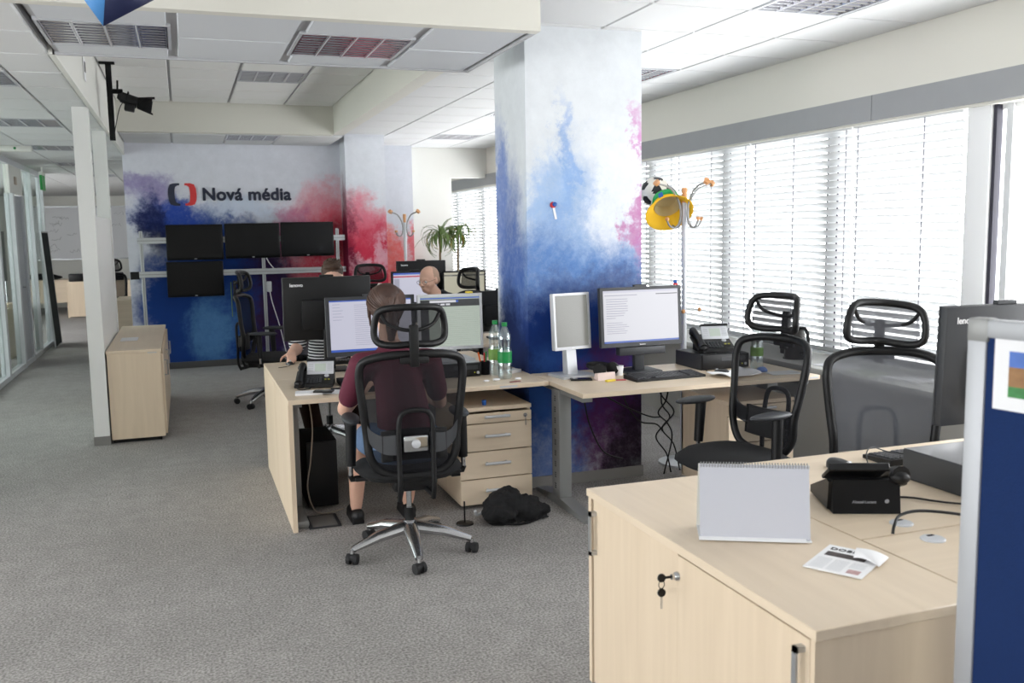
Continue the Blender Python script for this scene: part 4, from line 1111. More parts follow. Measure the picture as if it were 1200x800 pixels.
# ================================================================== BOTTLES
def bottle(label, x, y, z, h=.345, r=.043, lab=GREEN, cap=GREEN):
    t = thing('water_bottle', label, 'bottle', (x, y, z), group='clear plastic water bottles')
    k = h / .29
    pr = [(.0, .004), (r * .8, 0), (r, .012), (r, .08), (r * .96, .085), (r, .09), (r, .14), (r * .86, .165), (r * .98, .20), (r * .9, .225), (r * .55, .255), (.014, .268), (.014, .282), (0, .283)]
    MB().lathe([(a, b * k) for a, b in pr], 24).build('body', PET, t)
    MB().lathe([(.0165, .268 * k), (.017, .27 * k), (.017, .288 * k), (.0, .289 * k)], 18).build('cap', cap, t)
    MB().lathe([(r * 1.01, .083 * k), (r * 1.012, .085 * k), (r * 1.012, .138 * k), (r * 1.01, .14 * k)], 24).build('paper_label', lab, t)
    MB().lathe([(0, .006), (r * .95, .008), (r * .95, .07 * k), (0, .072 * k)], 20).build('water', mat_mix('water', (220, 236, 240), .82, .05, True), t)
bottle('clear water bottle with plain green label, nearest the desk edge', 1.81, 5.25, .74)
bottle('clear water bottle with leafy green label, behind the other one', 1.80, 5.40, .74, lab=mat('leaf_label', (110, 150, 70), .6, vary=(40, .4)))
bottle('clear water bottle seen through the empty chair mesh', 3.40, 4.95, .74, .28, .04, mat('leaf_label'), BLUE)

# pen pot and pens
t = thing('pen_pot', 'black mesh pen pot with highlighters beside the bottles', 'pen pot', (1.745, 5.45, .74))
MB().lathe([(.0, .001), (.03, .0), (.032, .085), (.029, .085), (.028, .006), (0, .005)], 18).build('pot', BLACKM, t)
for i, (m_, a, b) in enumerate(((ORANGE, -.035, .02), (GREEN, .02, .03), (RED, -.01, -.025))):
    MB().tube([(a * .3, b * .3, .006), (a, b, .14)], .0055, 8).build('pen', m_, t)
# ================================================================== PEOPLE
EYEW = mat('eye_white', (225, 222, 216), .3); IRIS = mat('iris', (50, 40, 36), .3)
def cap(m, p0, r0, p1, r1, n=14):
    p0, p1 = Vector(p0), Vector(p1)
    k = 5
    m.tube([p0 + (p1 - p0) * i / k for i in range(k + 1)], [r0 + (r1 - r0) * i / k for i in range(k + 1)], n)
    m.ball(p0, r0 * .995, n); m.ball(p1, r1 * .995, n)
def head_mb(m, H):
    m.ball((0, .016, .03), (.075, .094, .083), 20, H); m.ball((0, -.02, -.025), (.064, .074, .08), 18, H)
    m.ball((0, -.038, -.078), (.046, .046, .036), 16, H); m.ball((0, -.074, .016), (.048, .02, .012), 14, H)
    m.ball((0, -.098, -.012), (.009, .016, .026), 12, H); m.ball((0, -.108, -.030), (.014, .014, .011), 12, H)
    m.ball((0, -.086, -.060), (.024, .010, .007), 12, H); m.ball((0, -.082, -.072), (.020, .010, .007), 12, H)
    for s_ in (-1, 1):
        m.ball((s_ * .036, -.062, -.03), (.024, .024, .022), 12, H)
        m.ball((s_ * .077, .012, -.008), (.008, .018, .030), 12, H)
        m.ball((s_ * .071, .006, -.014), (.012, .012, .02), 12, H)
def eyes(t, H):
    for s_ in (-1, 1):
        e = MB().ball((s_ * .030, -.0795, -.004), .0115, 14, H).build('eye', EYEW, t)
        MB().ball((s_ * .030, -.0885, -.004), (.005, .003, .005), 10, H).build('iris', IRIS, e)
def hand_mb(m, wrist, fwd, palm_n, side, curl=.5, sc=1.0):
    """palm and five bent fingers; fwd = direction of the fingers, palm_n = palm normal, side = +1/-1 where the thumb leaves"""
    f = Vector(fwd).normalized(); nn = Vector(palm_n); nn = (nn - f * nn.dot(f)).normalized(); s = f.cross(nn) * side
    w = Vector(wrist)
    P = lambda a, b, c: w + (f * a + s * b + nn * c) * sc
    for b in (-.027, -.009, .009, .027):
        cap(m, P(.01, b * .75, 0), .0145 * sc, P(.082, b, 0), .0115 * sc, 8)
    for b, L in ((-.030, .062), (-.010, .078), (.010, .083), (.030, .072)):
        p = P(.085, b, 0); a0 = 0.1
        rr = .0095 * sc
        for k, fr in enumerate((.45, .32, .23)):
            a0 += curl * (.5 + .3 * k)
            q = p + (f * math.cos(a0) + nn * math.sin(a0)) * L * fr * sc
            cap(m, p, rr, q, rr * .92, 8); rr *= .92; p = q
    p = P(.022, .028, .004)
    for k, (df, ds, dn, L) in enumerate(((.55, .75, .25, .042), (.85, .35, .35, .032), (.95, .1, .3, .026))):
        q = p + (f * df + s * ds + nn * dn).normalized() * L * sc
        cap(m, p, (.0125 - .0012 * k) * sc, q, (.0115 - .0012 * k) * sc, 8); p = q
def frame_of(pos, yaw, pitch=0.0, roll=0.0, sc=1.0):
    return TR(*pos) @ RZ(yaw) @ RX(pitch) @ RY(roll) @ Matrix.Scale(sc, 4)
HAIRB = mat('brown_hair', (64, 42, 33), .6, vary=(45, .35)); HAIRS = mat('short_brown_hair', (74, 54, 42), .7, vary=(90, .4)); HAIRG = mat('grey_stubble', (178, 146, 126), .7)
MAROON = mat('maroon_shirt', (92, 30, 50), .85, bump=(18, .25)); DENIM = mat('denim', (92, 116, 148), .9, vary=(60, .15)); NAVYJ = mat('dark_jacket', (30, 32, 38), .8, bump=(14, .2))
TROUS = mat('brown_trousers', (56, 36, 32), .9); SHOE = mat('black_shoe', (18, 18, 20), .5); SHOEG = mat('grey_shoe', (110, 102, 96), .8)

def stripes(name):
    m = bpy.data.materials.new(name); m.use_nodes = True; nt = m.node_tree; b = nt.nodes['Principled BSDF']; b.inputs['Roughness'].default_value = .9
    tc = nt.nodes.new('ShaderNodeTexCoord'); w = nt.nodes.new('ShaderNodeTexWave'); w.wave_type = 'BANDS'; w.bands_direction = 'Z'; w.inputs['Scale'].default_value = 14; w.inputs['Distortion'].default_value = .8
    cr = nt.nodes.new('ShaderNodeValToRGB'); cr.color_ramp.interpolation = 'CONSTANT'; cr.color_ramp.elements[0].color = (*lin((28, 28, 36)), 1); cr.color_ramp.elements[1].position = .6; cr.color_ramp.elements[1].color = (*lin((220, 220, 222)), 1)
    nt.links.new(tc.outputs['Object'], w.inputs['Vector']); nt.links.new(w.outputs['Fac'], cr.inputs['Fac']); nt.links.new(cr.outputs['Color'], b.inputs['Base Color'])
    return m
STRIPE = stripes('striped_shirt')

# --- woman in maroon, seated with her back to us (coordinates relative to her chair)
t = thing('person', 'person with brown ponytail and maroon shirt seated at the desk, back turned', 'person', (1.02, 4.50, 0))
H = frame_of((-.045, .23, 1.255), PI + .05, R(-8), 0, .97)
b = MB(); head_mb(b, H)
cap(b, (-.04, .14, 1.04), .05, (-.045, .20, 1.17), .048)
cap(b, (0, .02, .58), .125, (-.01, .07, .80), .115); cap(b, (-.01, .07, .80), .115, (-.03, .12, .99), .10); cap(b, (-.17, .10, .98), .055, (.12, .10, .98), .055)
for s_ in (-1, 1):
    sh, el, wr_ = (-.025 + s_ * .175, .10, .97), (-.02 + s_ * .255, .22, .73), (.01 + s_ * .09, .58, .795)
    cap(b, sh, .052, el, .040); cap(b, el, .040, wr_, .027)
    hand_mb(b, wr_, (-s_ * .25, 1, -.05), (0, 0, -1), s_ * 1, .35, .95)
    hp_, kn, an = (s_ * .09, .02, .565), (-.02 + s_ * .165, .44, .545), (-.02 + s_ * .15, .60, .10)
    cap(b, hp_, .085, kn, .058); cap(b, kn, .056, (an[0], an[1] - .08, .32), .052); cap(b, (an[0], an[1] - .08, .32), .052, an, .036)
    cap(b, (an[0], an[1], .05), .034, (an[0], an[1] + .13, .035), .03)
body = b.build('body', SKIN, t, remesh=.011, smooth=4)
c = MB()
cap(c, (0, .02, .60), .145, (-.01, .07, .80), .13); cap(c, (-.01, .07, .80), .13, (-.03, .12, .97), .115); cap(c, (-.18, .10, .975), .066, (.13, .10, .975), .066)
cap(c, (-.035, .125, .99), .09, (-.042, .16, 1.06), .058)
for s_ in (-1, 1):
    sh, el = Vector((-.025 + s_ * .175, .10, .97)), Vector((-.02 + s_ * .255, .22, .73))
    cap(c, sh, .068, sh + (el - sh) * .72, .058)
c.build('shirt', MAROON, t, remesh=.012, smooth=4)
c = MB()
for s_ in (-1, 1):
    a_, k_ = Vector((s_ * .09, .02, .565)), Vector((-.02 + s_ * .165, .44, .545))
    cap(c, a_, .108, a_ + (k_ - a_) * .55, .088)
cap(c, (-.05, .0, .56), .13, (.05, .0, .56), .13)
c.build('shorts', DENIM, t, remesh=.012, smooth=3)
for s_ in (-1, 1):
    x = -.02 + s_ * .15
    c = MB(); cap(c, (x, .575, .045), .042, (x, .74, .036), .036); c.box((x - .036, .55, .0), (x + .036, .76, .02)); c.build('shoe', SHOE, t, remesh=.008, smooth=2)
h = MB()
h.ball((0, .024, .032), (.101, .106, .092), 20, H); h.ball((0, .05, .0), (.095, .075, .08), 16, H); h.ball((0, .075, -.02), (.078, .05, .07), 16, H); h.ball((0, .04, .06), (.080, .085, .072), 16, H)
for s_ in (-1, 1):
    h.tube(smooth_pts([H @ Vector((s_ * .076, -.03, .05)), H @ Vector((s_ * .082, -.02, -.02)), H @ Vector((s_ * .078, -.005, -.09)), H @ Vector((s_ * .07, .0, -.15))], 4), [.014, .014, .013, .012, .012, .011, .010, .009, .008, .007, .006, .005, .004], 8)
hair = h.build('hair', HAIRB, t, remesh=.007, smooth=3)
st = MB(); rnd = random.Random(11); tie = Vector((0, .128, -.012))
for k in range(150):
    a = rnd.uniform(-PI * .62, PI * .62); r0 = rnd.uniform(.35, 1.0)
    s0 = Vector((.102 * math.sin(a) * r0, .03 - .10 * math.cos(a) * r0 * .9, .034 + .095 * math.sqrt(max(0, 1 - r0 * r0)) + (0 if r0 < .9 else rnd.uniform(-.07, 0))))
    pts = []
    for j in range(7):
        p = s0.lerp(tie, j / 6); c_ = Vector((0, .026, .028)); d = p - c_
        e = math.sqrt((d.x / .1025) ** 2 + (d.y / .1075) ** 2 + (d.z / .0935) ** 2)
        p = c_ + d / max(e, .3) * (1.0 if j < 6 else 1.04)
        pts.append(H @ p)
    st.tube(smooth_pts(pts, 2), rnd.uniform(.0022, .004), 5)
tag(st.build('hair_strands', mat('hair_strand', (80, 54, 42), .45, vary=(30, .4)), hair), kind='stuff')
h = MB(); q = smooth_pts([H @ Vector(p) for p in ((0, .11, .0), (0, .135, -.05), (0, .14, -.12), (.005, .135, -.19), (.01, .125, -.25))], 4)
h.tube(q, [.026 + .014 * math.sin(PI * min(1, i / 9)) - (.02 * max(0, i - 10) / 6) for i in range(len(q))], 14, flat=.75).build('ponytail', HAIRB, t)
MB().tube([H @ Vector((.022 * math.cos(a), .118, -.01 + .022 * math.sin(a))) for a in [2 * PI * k / 12 for k in range(12)]], .006, 6, closed=True).build('hair_tie', BLACK, hair)

# --- man in stripes behind the all-in-one, facing us
t = thing('person', 'person with short brown hair and striped shirt, half hidden by the all-in-one', 'person', (1.0, 7.08, 0))
H = frame_of((.045, -.13, 1.305), -.12, R(6))
b = MB(); head_mb(b, H)
cap(b, (.02, -.04, 1.05), .06, (.04, -.10, 1.21), .056)
cap(b, (0, -.02, .58), .14, (.01, -.04, .82), .135); cap(b, (.01, -.04, .82), .135, (.02, -.05, 1.0), .11); cap(b, (-.17, -.05, 1.0), .06, (.21, -.05, 1.0), .06)
for s_ in (-1, 1):
    sh = (.02 + s_ * .21, -.06, .99)
    el, wr_ = ((-.26, -.28, .80), (-.318, -.505, .805)) if s_ < 0 else ((.28, -.22, .76), (.16, -.50, .80))
    cap(b, sh, .06, el, .045); cap(b, el, .045, wr_, .031)
    hand_mb(b, wr_, (-.12, -1, -.12) if s_ < 0 else (-.4, -1, -.1), (0, 0, -1), s_, .45, 1.0)
    hp_, kn, an = (s_ * .1, -.05, .56), (-.08 + s_ * .16, -.50, .56), (-.06 + s_ * .12, -.80, .10)
    cap(b, hp_, .09, kn, .062); cap(b, kn, .06, an, .04); cap(b, (an[0], an[1], .05), .036, (an[0], an[1] - .14, .035), .032)
b.build('body', SKIN, t, remesh=.010, smooth=4)
eyes(t, H)
c = MB()
cap(c, (0, -.02, .60), .16, (.01, -.04, .82), .15); cap(c, (.01, -.04, .82), .15, (.02, -.05, .99), .125); cap(c, (-.18, -.05, .99), .072, (.22, -.05, .99), .072)
for s_ in (-1, 1):
    sh = Vector((.02 + s_ * .21, -.06, .99)); el = Vector((-.26, -.28, .80) if s_ < 0 else (.28, -.22, .76))
    cap(c, sh, .078, sh + (el - sh) * .8, .066)
c.build('shirt', STRIPE, t, remesh=.012, smooth=4)
c = MB(); cap(c, (-.06, -.03, .56), .14, (.06, -.03, .56), .14)
for s_ in (-1, 1):
    hp_, kn, an = (s_ * .1, -.05, .56), (-.08 + s_ * .16, -.50, .56), (-.06 + s_ * .12, -.80, .10)
    cap(c, hp_, .11, kn, .078); cap(c, kn, .076, an, .058)
c.build('trousers', TROUS, t, remesh=.013, smooth=4)
for s_ in (-1, 1):
    x = -.06 + s_ * .12
    c = MB(); cap(c, (x, -.79, .05), .045, (x, -.97, .038), .038); c.box((x - .038, -1.0, 0), (x + .038, -.75, .02)); c.build('shoe', SHOEG, t, remesh=.008, smooth=2)
h = MB()
h.ball((0, .026, .05), (.083, .098, .078), 20, H); h.ball((0, -.03, .092), (.066, .055, .03), 16, H); h.ball((0, .08, -.01), (.07, .04, .07), 14, H)
rnd = random.Random(3)
for k in range(60):
    a, e = rnd.uniform(0, 2 * PI), rnd.uniform(.35, 1.4)
    d = Vector((.080 * math.cos(a) * math.cos(e), .02 + .092 * math.sin(a) * math.cos(e), .055 + .075 * math.sin(e)))
    h.tube([H @ d, H @ (d * 1.08 + Vector((.006, -.004, .012)))], [.010, .003], 6)
h.build('hair', HAIRS, t, remesh=.005, smooth=1)

# --- bald man with glasses
t = thing('person', 'bald person with glasses and dark jacket looking down beyond the desks', 'person', (2.30, 8.30, 0))
H = frame_of((-.18, -.03, 1.20), R(-52), R(10), 0, 1.06)
b = MB(); head_mb(b, H)
cap(b, (-.05, .0, .98), .066, (-.155, -.02, 1.11), .060)
cap(b, (.10, .0, .58), .15, (.06, .0, .80), .15); cap(b, (.06, .0, .80), .15, (-.01, .0, .95), .125); cap(b, (0, -.20, .93), .065, (0, .20, .93), .065)
for s_ in (-1, 1):
    sh, el, wr_ = (.0, s_ * .215, .92), (-.10, s_ * .27, .66), (-.36, s_ * .13, .64)
    cap(b, sh, .062, el, .048); cap(b, el, .048, wr_, .032); hand_mb(b, wr_, (-1, -s_ * .2, -.1), (0, 0, -1), -s_, .4)
    hp_, kn, an = (.08, s_ * .1, .56), (-.38, s_ * .15, .54), (-.42, s_ * .14, .10)
    cap(b, hp_, .095, kn, .065); cap(b, kn, .062, an, .042); cap(b, (an[0], an[1], .05), .036, (an[0] - .14, an[1], .036), .032)
b.build('body', SKIN, t, remesh=.010, smooth=3)
eyes(t, H)
c = MB()
cap(c, (.10, .0, .60), .17, (.06, .0, .80), .165); cap(c, (.06, .0, .80), .165, (-.01, .0, .94), .14); cap(c, (0, -.20, .92), .08, (0, .20, .92), .08); cap(c, (-.02, 0, .97), .10, (-.05, 0, 1.02), .082)
for s_ in (-1, 1): cap(c, (.0, s_ * .215, .92), .080, (-.10, s_ * .27, .66), .064); cap(c, (-.10, s_ * .27, .66), .064, (-.33, s_ * .145, .642), .044)
c.build('jacket', NAVYJ, t, remesh=.012, smooth=4)
c = MB(); cap(c, (.08, -.06, .56), .14, (.08, .06, .56), .14)
for s_ in (-1, 1): cap(c, (.08, s_ * .1, .56), .115, (-.38, s_ * .15, .54), .08); cap(c, (-.38, s_ * .15, .54), .08, (-.42, s_ * .14, .10), .06)
c.build('trousers', NAVYJ, t, remesh=.014, smooth=3)
for s_ in (-1, 1):
    c = MB(); cap(c, (-.41, s_ * .14, .05), .045, (-.58, s_ * .14, .038), .038); c.box((-.61, s_ * .14 - .038, 0), (-.37, s_ * .14 + .038, .02)); c.build('shoe', SHOE, t, remesh=.008, smooth=2)
h = MB(); h.ball((0, .026, .030), (.0785, .0905, .0805), 20, H); h.ball((0, .05, -.01), (.077, .062, .055), 16, H); h.build('stubble_hair', HAIRG, t)
g = MB()
for s_ in (-1, 1):
    g.tube([H @ Vector((s_ * .031 + .021 * math.cos(a), -.099, -.008 + .015 * math.sin(a))) for a in [2 * PI * k / 18 for k in range(18)]], .0014, 6, closed=True)
    g.tube([H @ Vector(p) for p in ((s_ * .052, -.098, -.002), (s_ * .072, -.07, .0), (s_ * .078, .0, .004))], .0014, 6)
g.tube([H @ Vector((-.010, -.100, -.004)), H @ Vector((.010, -.100, -.004))], .0014, 6)
g.build('glasses', mat('glasses_frame', (60, 56, 56), .3, .6), t)

# ================================================================== COAT STANDS, HAT, BALL
def coat_stand(label, x, y, k=1.0, rz=0.0):
    t = thing('coat_stand', label, 'coat stand', (x, y, 0), rz, group='metal coat stands with wooden knobs')
    MB().lathe([(0, .0), (.17, .0), (.17, .012), (.05, .03), (.02, .05), (0, .05)], 28).build('base', ALU, t)
    MB().tube([(0, 0, .04), (0, 0, 1.05 * k)], .020, 14).build('lower_pole', SILVER, t)
    MB().tube([(0, 0, 1.05 * k), (0, 0, 1.36 * k)], .015, 14).build('middle_pole', SILVER, t)
    MB().tube([(0, 0, 1.36 * k), (0, 0, 1.78 * k)], .019, 14).build('upper_pole', SILVER, t)
    MB().tube([(0, 0, 1.78 * k), (0, 0, 1.88 * k)], [.016, .020], 12).build('wooden_top', KNOBW, t)
    for a in (R(20), R(110), R(200), R(290)):
        d = Vector((math.cos(a), math.sin(a), 0))
        P = [d * .145 + Vector((0, 0, 1.665)), d * .125 + Vector((0, 0, 1.63)), d * .085 + Vector((0, 0, 1.615)), d * .045 + Vector((0, 0, 1.645)), d * .032 + Vector((0, 0, 1.72)), d * .055 + Vector((0, 0, 1.80)), d * .12 + Vector((0, 0, 1.875)), d * .225 + Vector((0, 0, 1.905))]
        P = [Vector((p.x, p.y, p.z * k)) for p in P]
        h_ = MB().tube(smooth_pts(P, 5), .0065, 8).build('hook', STEEL, t)
        MB().ball(P[0] + Vector((0, 0, .008)), .014, 12).build('small_knob', KNOBW, h_)
        ax = (d * .8 + Vector((0, 0, .6))).normalized()
        MB().tube([P[-1] - ax * .004, P[-1] + ax * .018], [.020, .024], 14).build('large_knob', KNOBW, h_)
    for a in (R(10), R(130), R(250)):
        d = Vector((math.cos(a), math.sin(a), 0))
        h_ = MB().tube([Vector((0, 0, 1.06 * k)), d * .11 + Vector((0, 0, 1.06 * k))], .006, 8).build('peg', ALU, t)
        MB().ball(d * .12 + Vector((0, 0, 1.06 * k)), .015, 12).build('peg_knob', KNOBW, h_)
coat_stand('metal coat stand with the football and hat, by the blinds', 3.225, 5.56, 1.012, R(-12))
coat_stand('empty metal coat stand before the pale wall strip', 2.52, 10.9, .985, R(10))

def football():
    t = thing('football', 'black and white football held on the coat stand', 'ball', (3.155, 5.84, 1.885))
    bm = bmesh.new(); bmesh.ops.create_icosphere(bm, subdivisions=4, radius=.105)
    ico = bmesh.new(); bmesh.ops.create_icosphere(ico, subdivisions=1, radius=1); dirs = [v.co.normalized() for v in ico.verts]; ico.free()
    rot = Matrix.Rotation(.4, 3, 'X') @ Matrix.Rotation(.5, 3, 'Z'); dirs = [rot @ d for d in dirs]
    for f in bm.faces:
        f.smooth = True
        f.material_index = 1 if max(f.calc_center_median().normalized().dot(d) for d in dirs) > .945 else 0
    me = bpy.data.meshes.new('shell'); bm.to_mesh(me); bm.free()
    me.materials.append(mat('ball_white', (228, 222, 210), .45)); me.materials.append(mat('ball_black', (32, 30, 32), .45))
    obj('shell', me, t)
football()
YEL = mat('yellow_cotton', (246, 196, 40), .85, bump=(200, .1)); GRC = mat('green_cotton', (40, 160, 84), .85)
t = thing('bucket_hat', 'yellow and green bucket hat hanging on the coat stand', 'hat', (3.135, 5.63, 1.70))
Q = TR(0, 0, .075) @ RX(R(-44)) @ RY(R(8))
MB().lathe([(.165, -.06), (.150, -.045), (.098, .0), (.096, .004)], 36, Q, False).build('brim', YEL, t, solid=.002)
MB().lathe([(.097, .0), (.094, .035), (.090, .055)], 36, Q, False).build('crown_side', YEL, t, solid=.002)
MB().lathe([(.098, .028), (.094, .058), (.086, .085)], 36, Q, False).build('crown_band', GRC, t, solid=.002)
MB().lathe([(.087, .083), (.06, .095), (.0, .098)], 36, Q, False).build('crown_top', GRC, t, solid=.002)
MB().lathe([(.090, .004), (.087, .05), (.080, .08), (.05, .09), (.0, .092)], 36, Q, False).build('lining', mat('hat_lining', (214, 198, 150), .9), t)
for a in (R(225), R(315)):
    MB().box((-.016, -.001, -.02), (.016, .001, .02), Q @ RZ(a + PI / 2) @ TR(0, -.0985, .036)).build('badge', BLUE, t)

# ================================================================== PLANTS
LEAF = mat('plant_leaf', (96, 120, 60), .5, vary=(12, .35)); LEAFY = mat('plant_leaf_dry', (170, 150, 70), .6); POT = mat('plant_pot', (150, 120, 100), .7); STEM = mat('plant_stem', (120, 100, 70), .8)
def plant(label, x, y, zt, seed, n=64):
    rnd = random.Random(seed)
    t = thing('potted_plant', label, 'plant', (x, y, 0), group='tall leafy plants by the far window')
    MB().lathe([(0, 0), (.11, 0), (.14, .26), (.145, .28), (.125, .28), (.12, .25), (0, .25)], 24).build('pot', POT, t)
    st = smooth_pts([(0, 0, .25), (.01, .0, .7), (-.01, .01, 1.1), (0, 0, zt)], 4)
    MB().tube(st, .014, 8).build('stem', STEM, t)
    for k in range(n):
        a = rnd.uniform(0, 2 * PI); up = rnd.random()
        L = rnd.uniform(.26, .44); d = Vector((math.cos(a), math.sin(a), 0))
        e0 = rnd.uniform(-.1, 1.3); pts = []; p = Vector((0, 0, zt - rnd.uniform(0, .06)))
        for j in range(6):
            pts.append(p.copy()); e = e0 - j * (.66 if up > .12 else .26)
            p = p + (d * math.cos(e) + Vector((0, 0, math.sin(e)))) * L / 5
        m = MB(); sd = Vector((-d.y, d.x, 0)); vs = []; fs = []
        for j, q in enumerate(pts):
            w = .012 * math.sin(PI * (j + .6) / 6.2)
            vs += [q + sd * w, q - sd * w + Vector((0, 0, .001)), q + Vector((0, 0, -.004))]
        for j in range(5):
            b0 = j * 3
            fs += [(b0, b0 + 3, b0 + 5, b0 + 2), (b0 + 2, b0 + 5, b0 + 4, b0 + 1), (b0, b0 + 1, b0 + 4, b0 + 3)]
        m.add(vs, fs).build('leaf', LEAFY if rnd.random() < .12 else LEAF, t)
plant('tall thin-stemmed plant with drooping leaves, beside the white far wall', 3.12, 11.5, 1.60, 2)
plant('tall thin-stemmed plant with drooping leaves, before the far blind', 3.46, 11.85, 1.64, 5)
# ================================================================== SMALL THINGS
FRAMEG = mat('pinboard_frame', (172, 174, 178), .45, .3)
# blue pinboard screen at the right edge
t = thing('pinboard_screen', 'blue fabric pinboard screen with a silver frame and a photo print', 'partition', (1.565, 1.5, 0), math.atan2(-.985, .174))
NAVY = mat('blue_felt', (3, 38, 88), .95, bump=(400, .2), vary=(120, .12))
MB().box((.03, -.012, .12), (1.17, .012, 1.40)).build('felt_panel', NAVY, t)
MB().rbox((0, -.018, .06), (.042, .018, 1.39), .004).build('frame_post', FRAMEG, t)
MB().rbox((1.16, -.018, .06), (1.2, .018, 1.39), .004).build('frame_post', FRAMEG, t)
MB().rbox((.042, -.018, 1.395), (1.16, .018, 1.432), .004).build('frame_rail', FRAMEG, t)
MB().rbox((.042, -.018, .09), (1.16, .018, .125), .004).build('frame_rail', FRAMEG, t)
MB().rbox((-.001, -.0195, 1.385), (.046, .0195, 1.434), .005).build('frame_corner', STEEL, t)
for x in (.05, 1.12): MB().rbox((x - .03, -.18, 0), (x + .03, .18, .03), .01).build('foot', STEEL, t)
for x in (.05, 1.12): MB().box((x - .02, -.015, .03), (x + .02, .015, .1)).build('foot_post', STEEL, t)
PA = mat('photo_sky', (70, 110, 190), .5, vary=(30, .3)); PB = mat('photo_rock', (150, 110, 70), .6, vary=(50, .45)); PC = mat('photo_green', (60, 130, 70), .6, vary=(60, .5)); PD = mat('photo_sand', (186, 140, 60), .6, vary=(50, .3))
pp = thing('photo_print', 'white print with two landscape photos pinned on the blue screen', 'print', (1.565, 1.5, 0), math.atan2(-.985, .174))
MB().box((.060, -.0142, 1.25), (.32, -.0125, 1.398)).build('sheet', PAPER, pp)
MB().box((.092, -.0148, 1.34), (.132, -.0142, 1.372)).build('photo_sky_patch', PA, pp)
MB().box((.092, -.0148, 1.30), (.132, -.0142, 1.34)).build('photo_rock_patch', PB, pp)
MB().box((.092, -.0148, 1.278), (.132, -.0142, 1.30)).build('photo_green_patch', PC, pp)
MB().box((.137, -.0148, 1.278), (.18, -.0142, 1.345)).build('photo_sand_patch', PD, pp)
MB().box((.137, -.0148, 1.345), (.18, -.0142, 1.372)).build('photo_sky_patch', PA, pp)

# spiral desk calendar
a = math.atan2(2.093 - 2.244, 1.64 - 1.35)
t = thing('desk_calendar', 'blank spiral desk calendar standing on the sideboard', 'calendar', (1.50, 2.19, .7515), a)
CALG = mat('calendar_sheet', (196, 198, 208), .8)
MB().prism([(-.05, .004), (-.046, .004), (.006, .205), (.002, .205)], 0, -.152, .152).build('front_sheet', CALG, t)
MB().prism([(.07, .0), (.074, .0), (.010, .205), (.006, .205)], 0, -.155, .155).build('rear_board', WHITE, t)
MB().box((-.155, -.058, 0), (.155, .074, .003)).build('base_board', PAPER, t)
MB().prism([(-.065, .003), (-.05, .003), (-.048, .009), (-.06, .007)], 0, -.155, .14).build('page_stack', PAPER, t)
sp = MB()
for k in range(38):
    x = -.148 + k * .008
    sp.tube([(x, .006 + .008 * math.cos(q), .203 + .008 * math.sin(q)) for q in [2 * PI * j / 8 for j in range(8)]], .0011, 5, closed=True)
tag(sp.build('spiral_binding', STEEL, t), kind='stuff')

# newspaper
t = thing('newspaper', 'folded newspaper with a curling page lying on the sideboard', 'newspaper', (1.598, 1.916, .7515), R(-58))
MB().rbox((-.076, -.1, 0), (.076, .1, .004), .001, 1).build('front_page', PAPER, t)
def curl(u, v):
    x = .012 + .075 * u; y = .0 + .085 * v * (.45 + .55 * u) + .03 * (1 - u)
    return (x, y, .0048 + .02 * (1 - u) * math.sin(PI * v * .8) + .008 * math.sin(PI * u))
MB().grid(curl, 8, 6).build('curling_page', PAPER, t, solid=.0008)
MB().box((-.06, .012, .004), (.045, .045, .0046)).build('photo', mat('news_photo', (70, 62, 62), .7, vary=(60, .5)), t)
MB().box((.03, -.088, .004), (.062, -.06, .0046)).build('small_photo', mat('news_pink', (186, 150, 150), .7, vary=(90, .4)), t)
lo = text('headline', 'DOBRÝ', .026, (-.062, .062, .0042), (0, 0, 0), INK, t, bold=.0006, spacing=1.1)
ln = MB()
for c in range(3):
    for r_ in range(10):
        if c == 2 and r_ < 5: continue
        ln.box((-.066 + c * .045, -.088 + r_ * .0085, .004), (-.028 + c * .045, -.0858 + r_ * .0085, .0043))
tag(ln.build('text_lines', mat('pale_print', (196, 198, 202), .8), t), kind='stuff')

def cable(label, pts, r=.004, m=None, n=6, cat='cable', group=None):
    o = MB().tube(smooth_pts(pts, n), r, 7).build('cable', m or BLACK); return tag(o, label, cat, group)
cable('black cable leaving the desk outlet and running behind the blue screen', [(1.87, 2.045, .752), (1.88, 2.05, .775), (1.92, 2.07, .795), (2.0, 2.06, .80), (2.15, 2.0, .78), (2.3, 1.9, .756), (2.45, 1.85, .755)], .0045)
cable('thin black cable arching over the mouse behind the phone', [(2.27, 2.60, .756), (2.30, 2.66, .80), (2.36, 2.70, .815), (2.44, 2.70, .79), (2.52, 2.66, .78)], .0022)
cable('black cable between the phone and the dark computer', [(2.09, 2.33, .756), (2.16, 2.30, .757), (2.22, 2.22, .757), (2.30, 2.14, .757), (2.345, 2.06, .757)], .0035)

# desk 1 clutter
def paper(label, x, y, z, w, d, rz, h=.002, m=None, group=None):
    o = MB().rbox((-w / 2, -d / 2, 0), (w / 2, d / 2, h), .0008, 1).build('paper_sheet', m or PAPER)
    o.location = (x, y, z); o.rotation_euler = (0, 0, rz)
    return tag(o, label, 'paper', group)
paper('white notepad at the front of the woman\'s desk', .625, 5.20, .7402, .15, .10, R(-8), .012)
paper('printed white sheet under the black notebook phone', .79, 5.20, .7402, .20, .14, R(-25), .002)
paper('crumpled white receipt beside the printed sheet', .95, 5.17, .7402, .12, .06, R(-10), .004)
t = thing('mobile_phone', 'black mobile phone on the papers of the woman\'s desk', 'phone', (.70, 5.15, .753), R(-22))
MB().rbox((-.055, -.03, 0), (.055, .03, .010), .004).build('body', BLACK, t); MB().box((-.04, -.025, .010), (.04, .025, .0105)).build('glass', SCR, t)
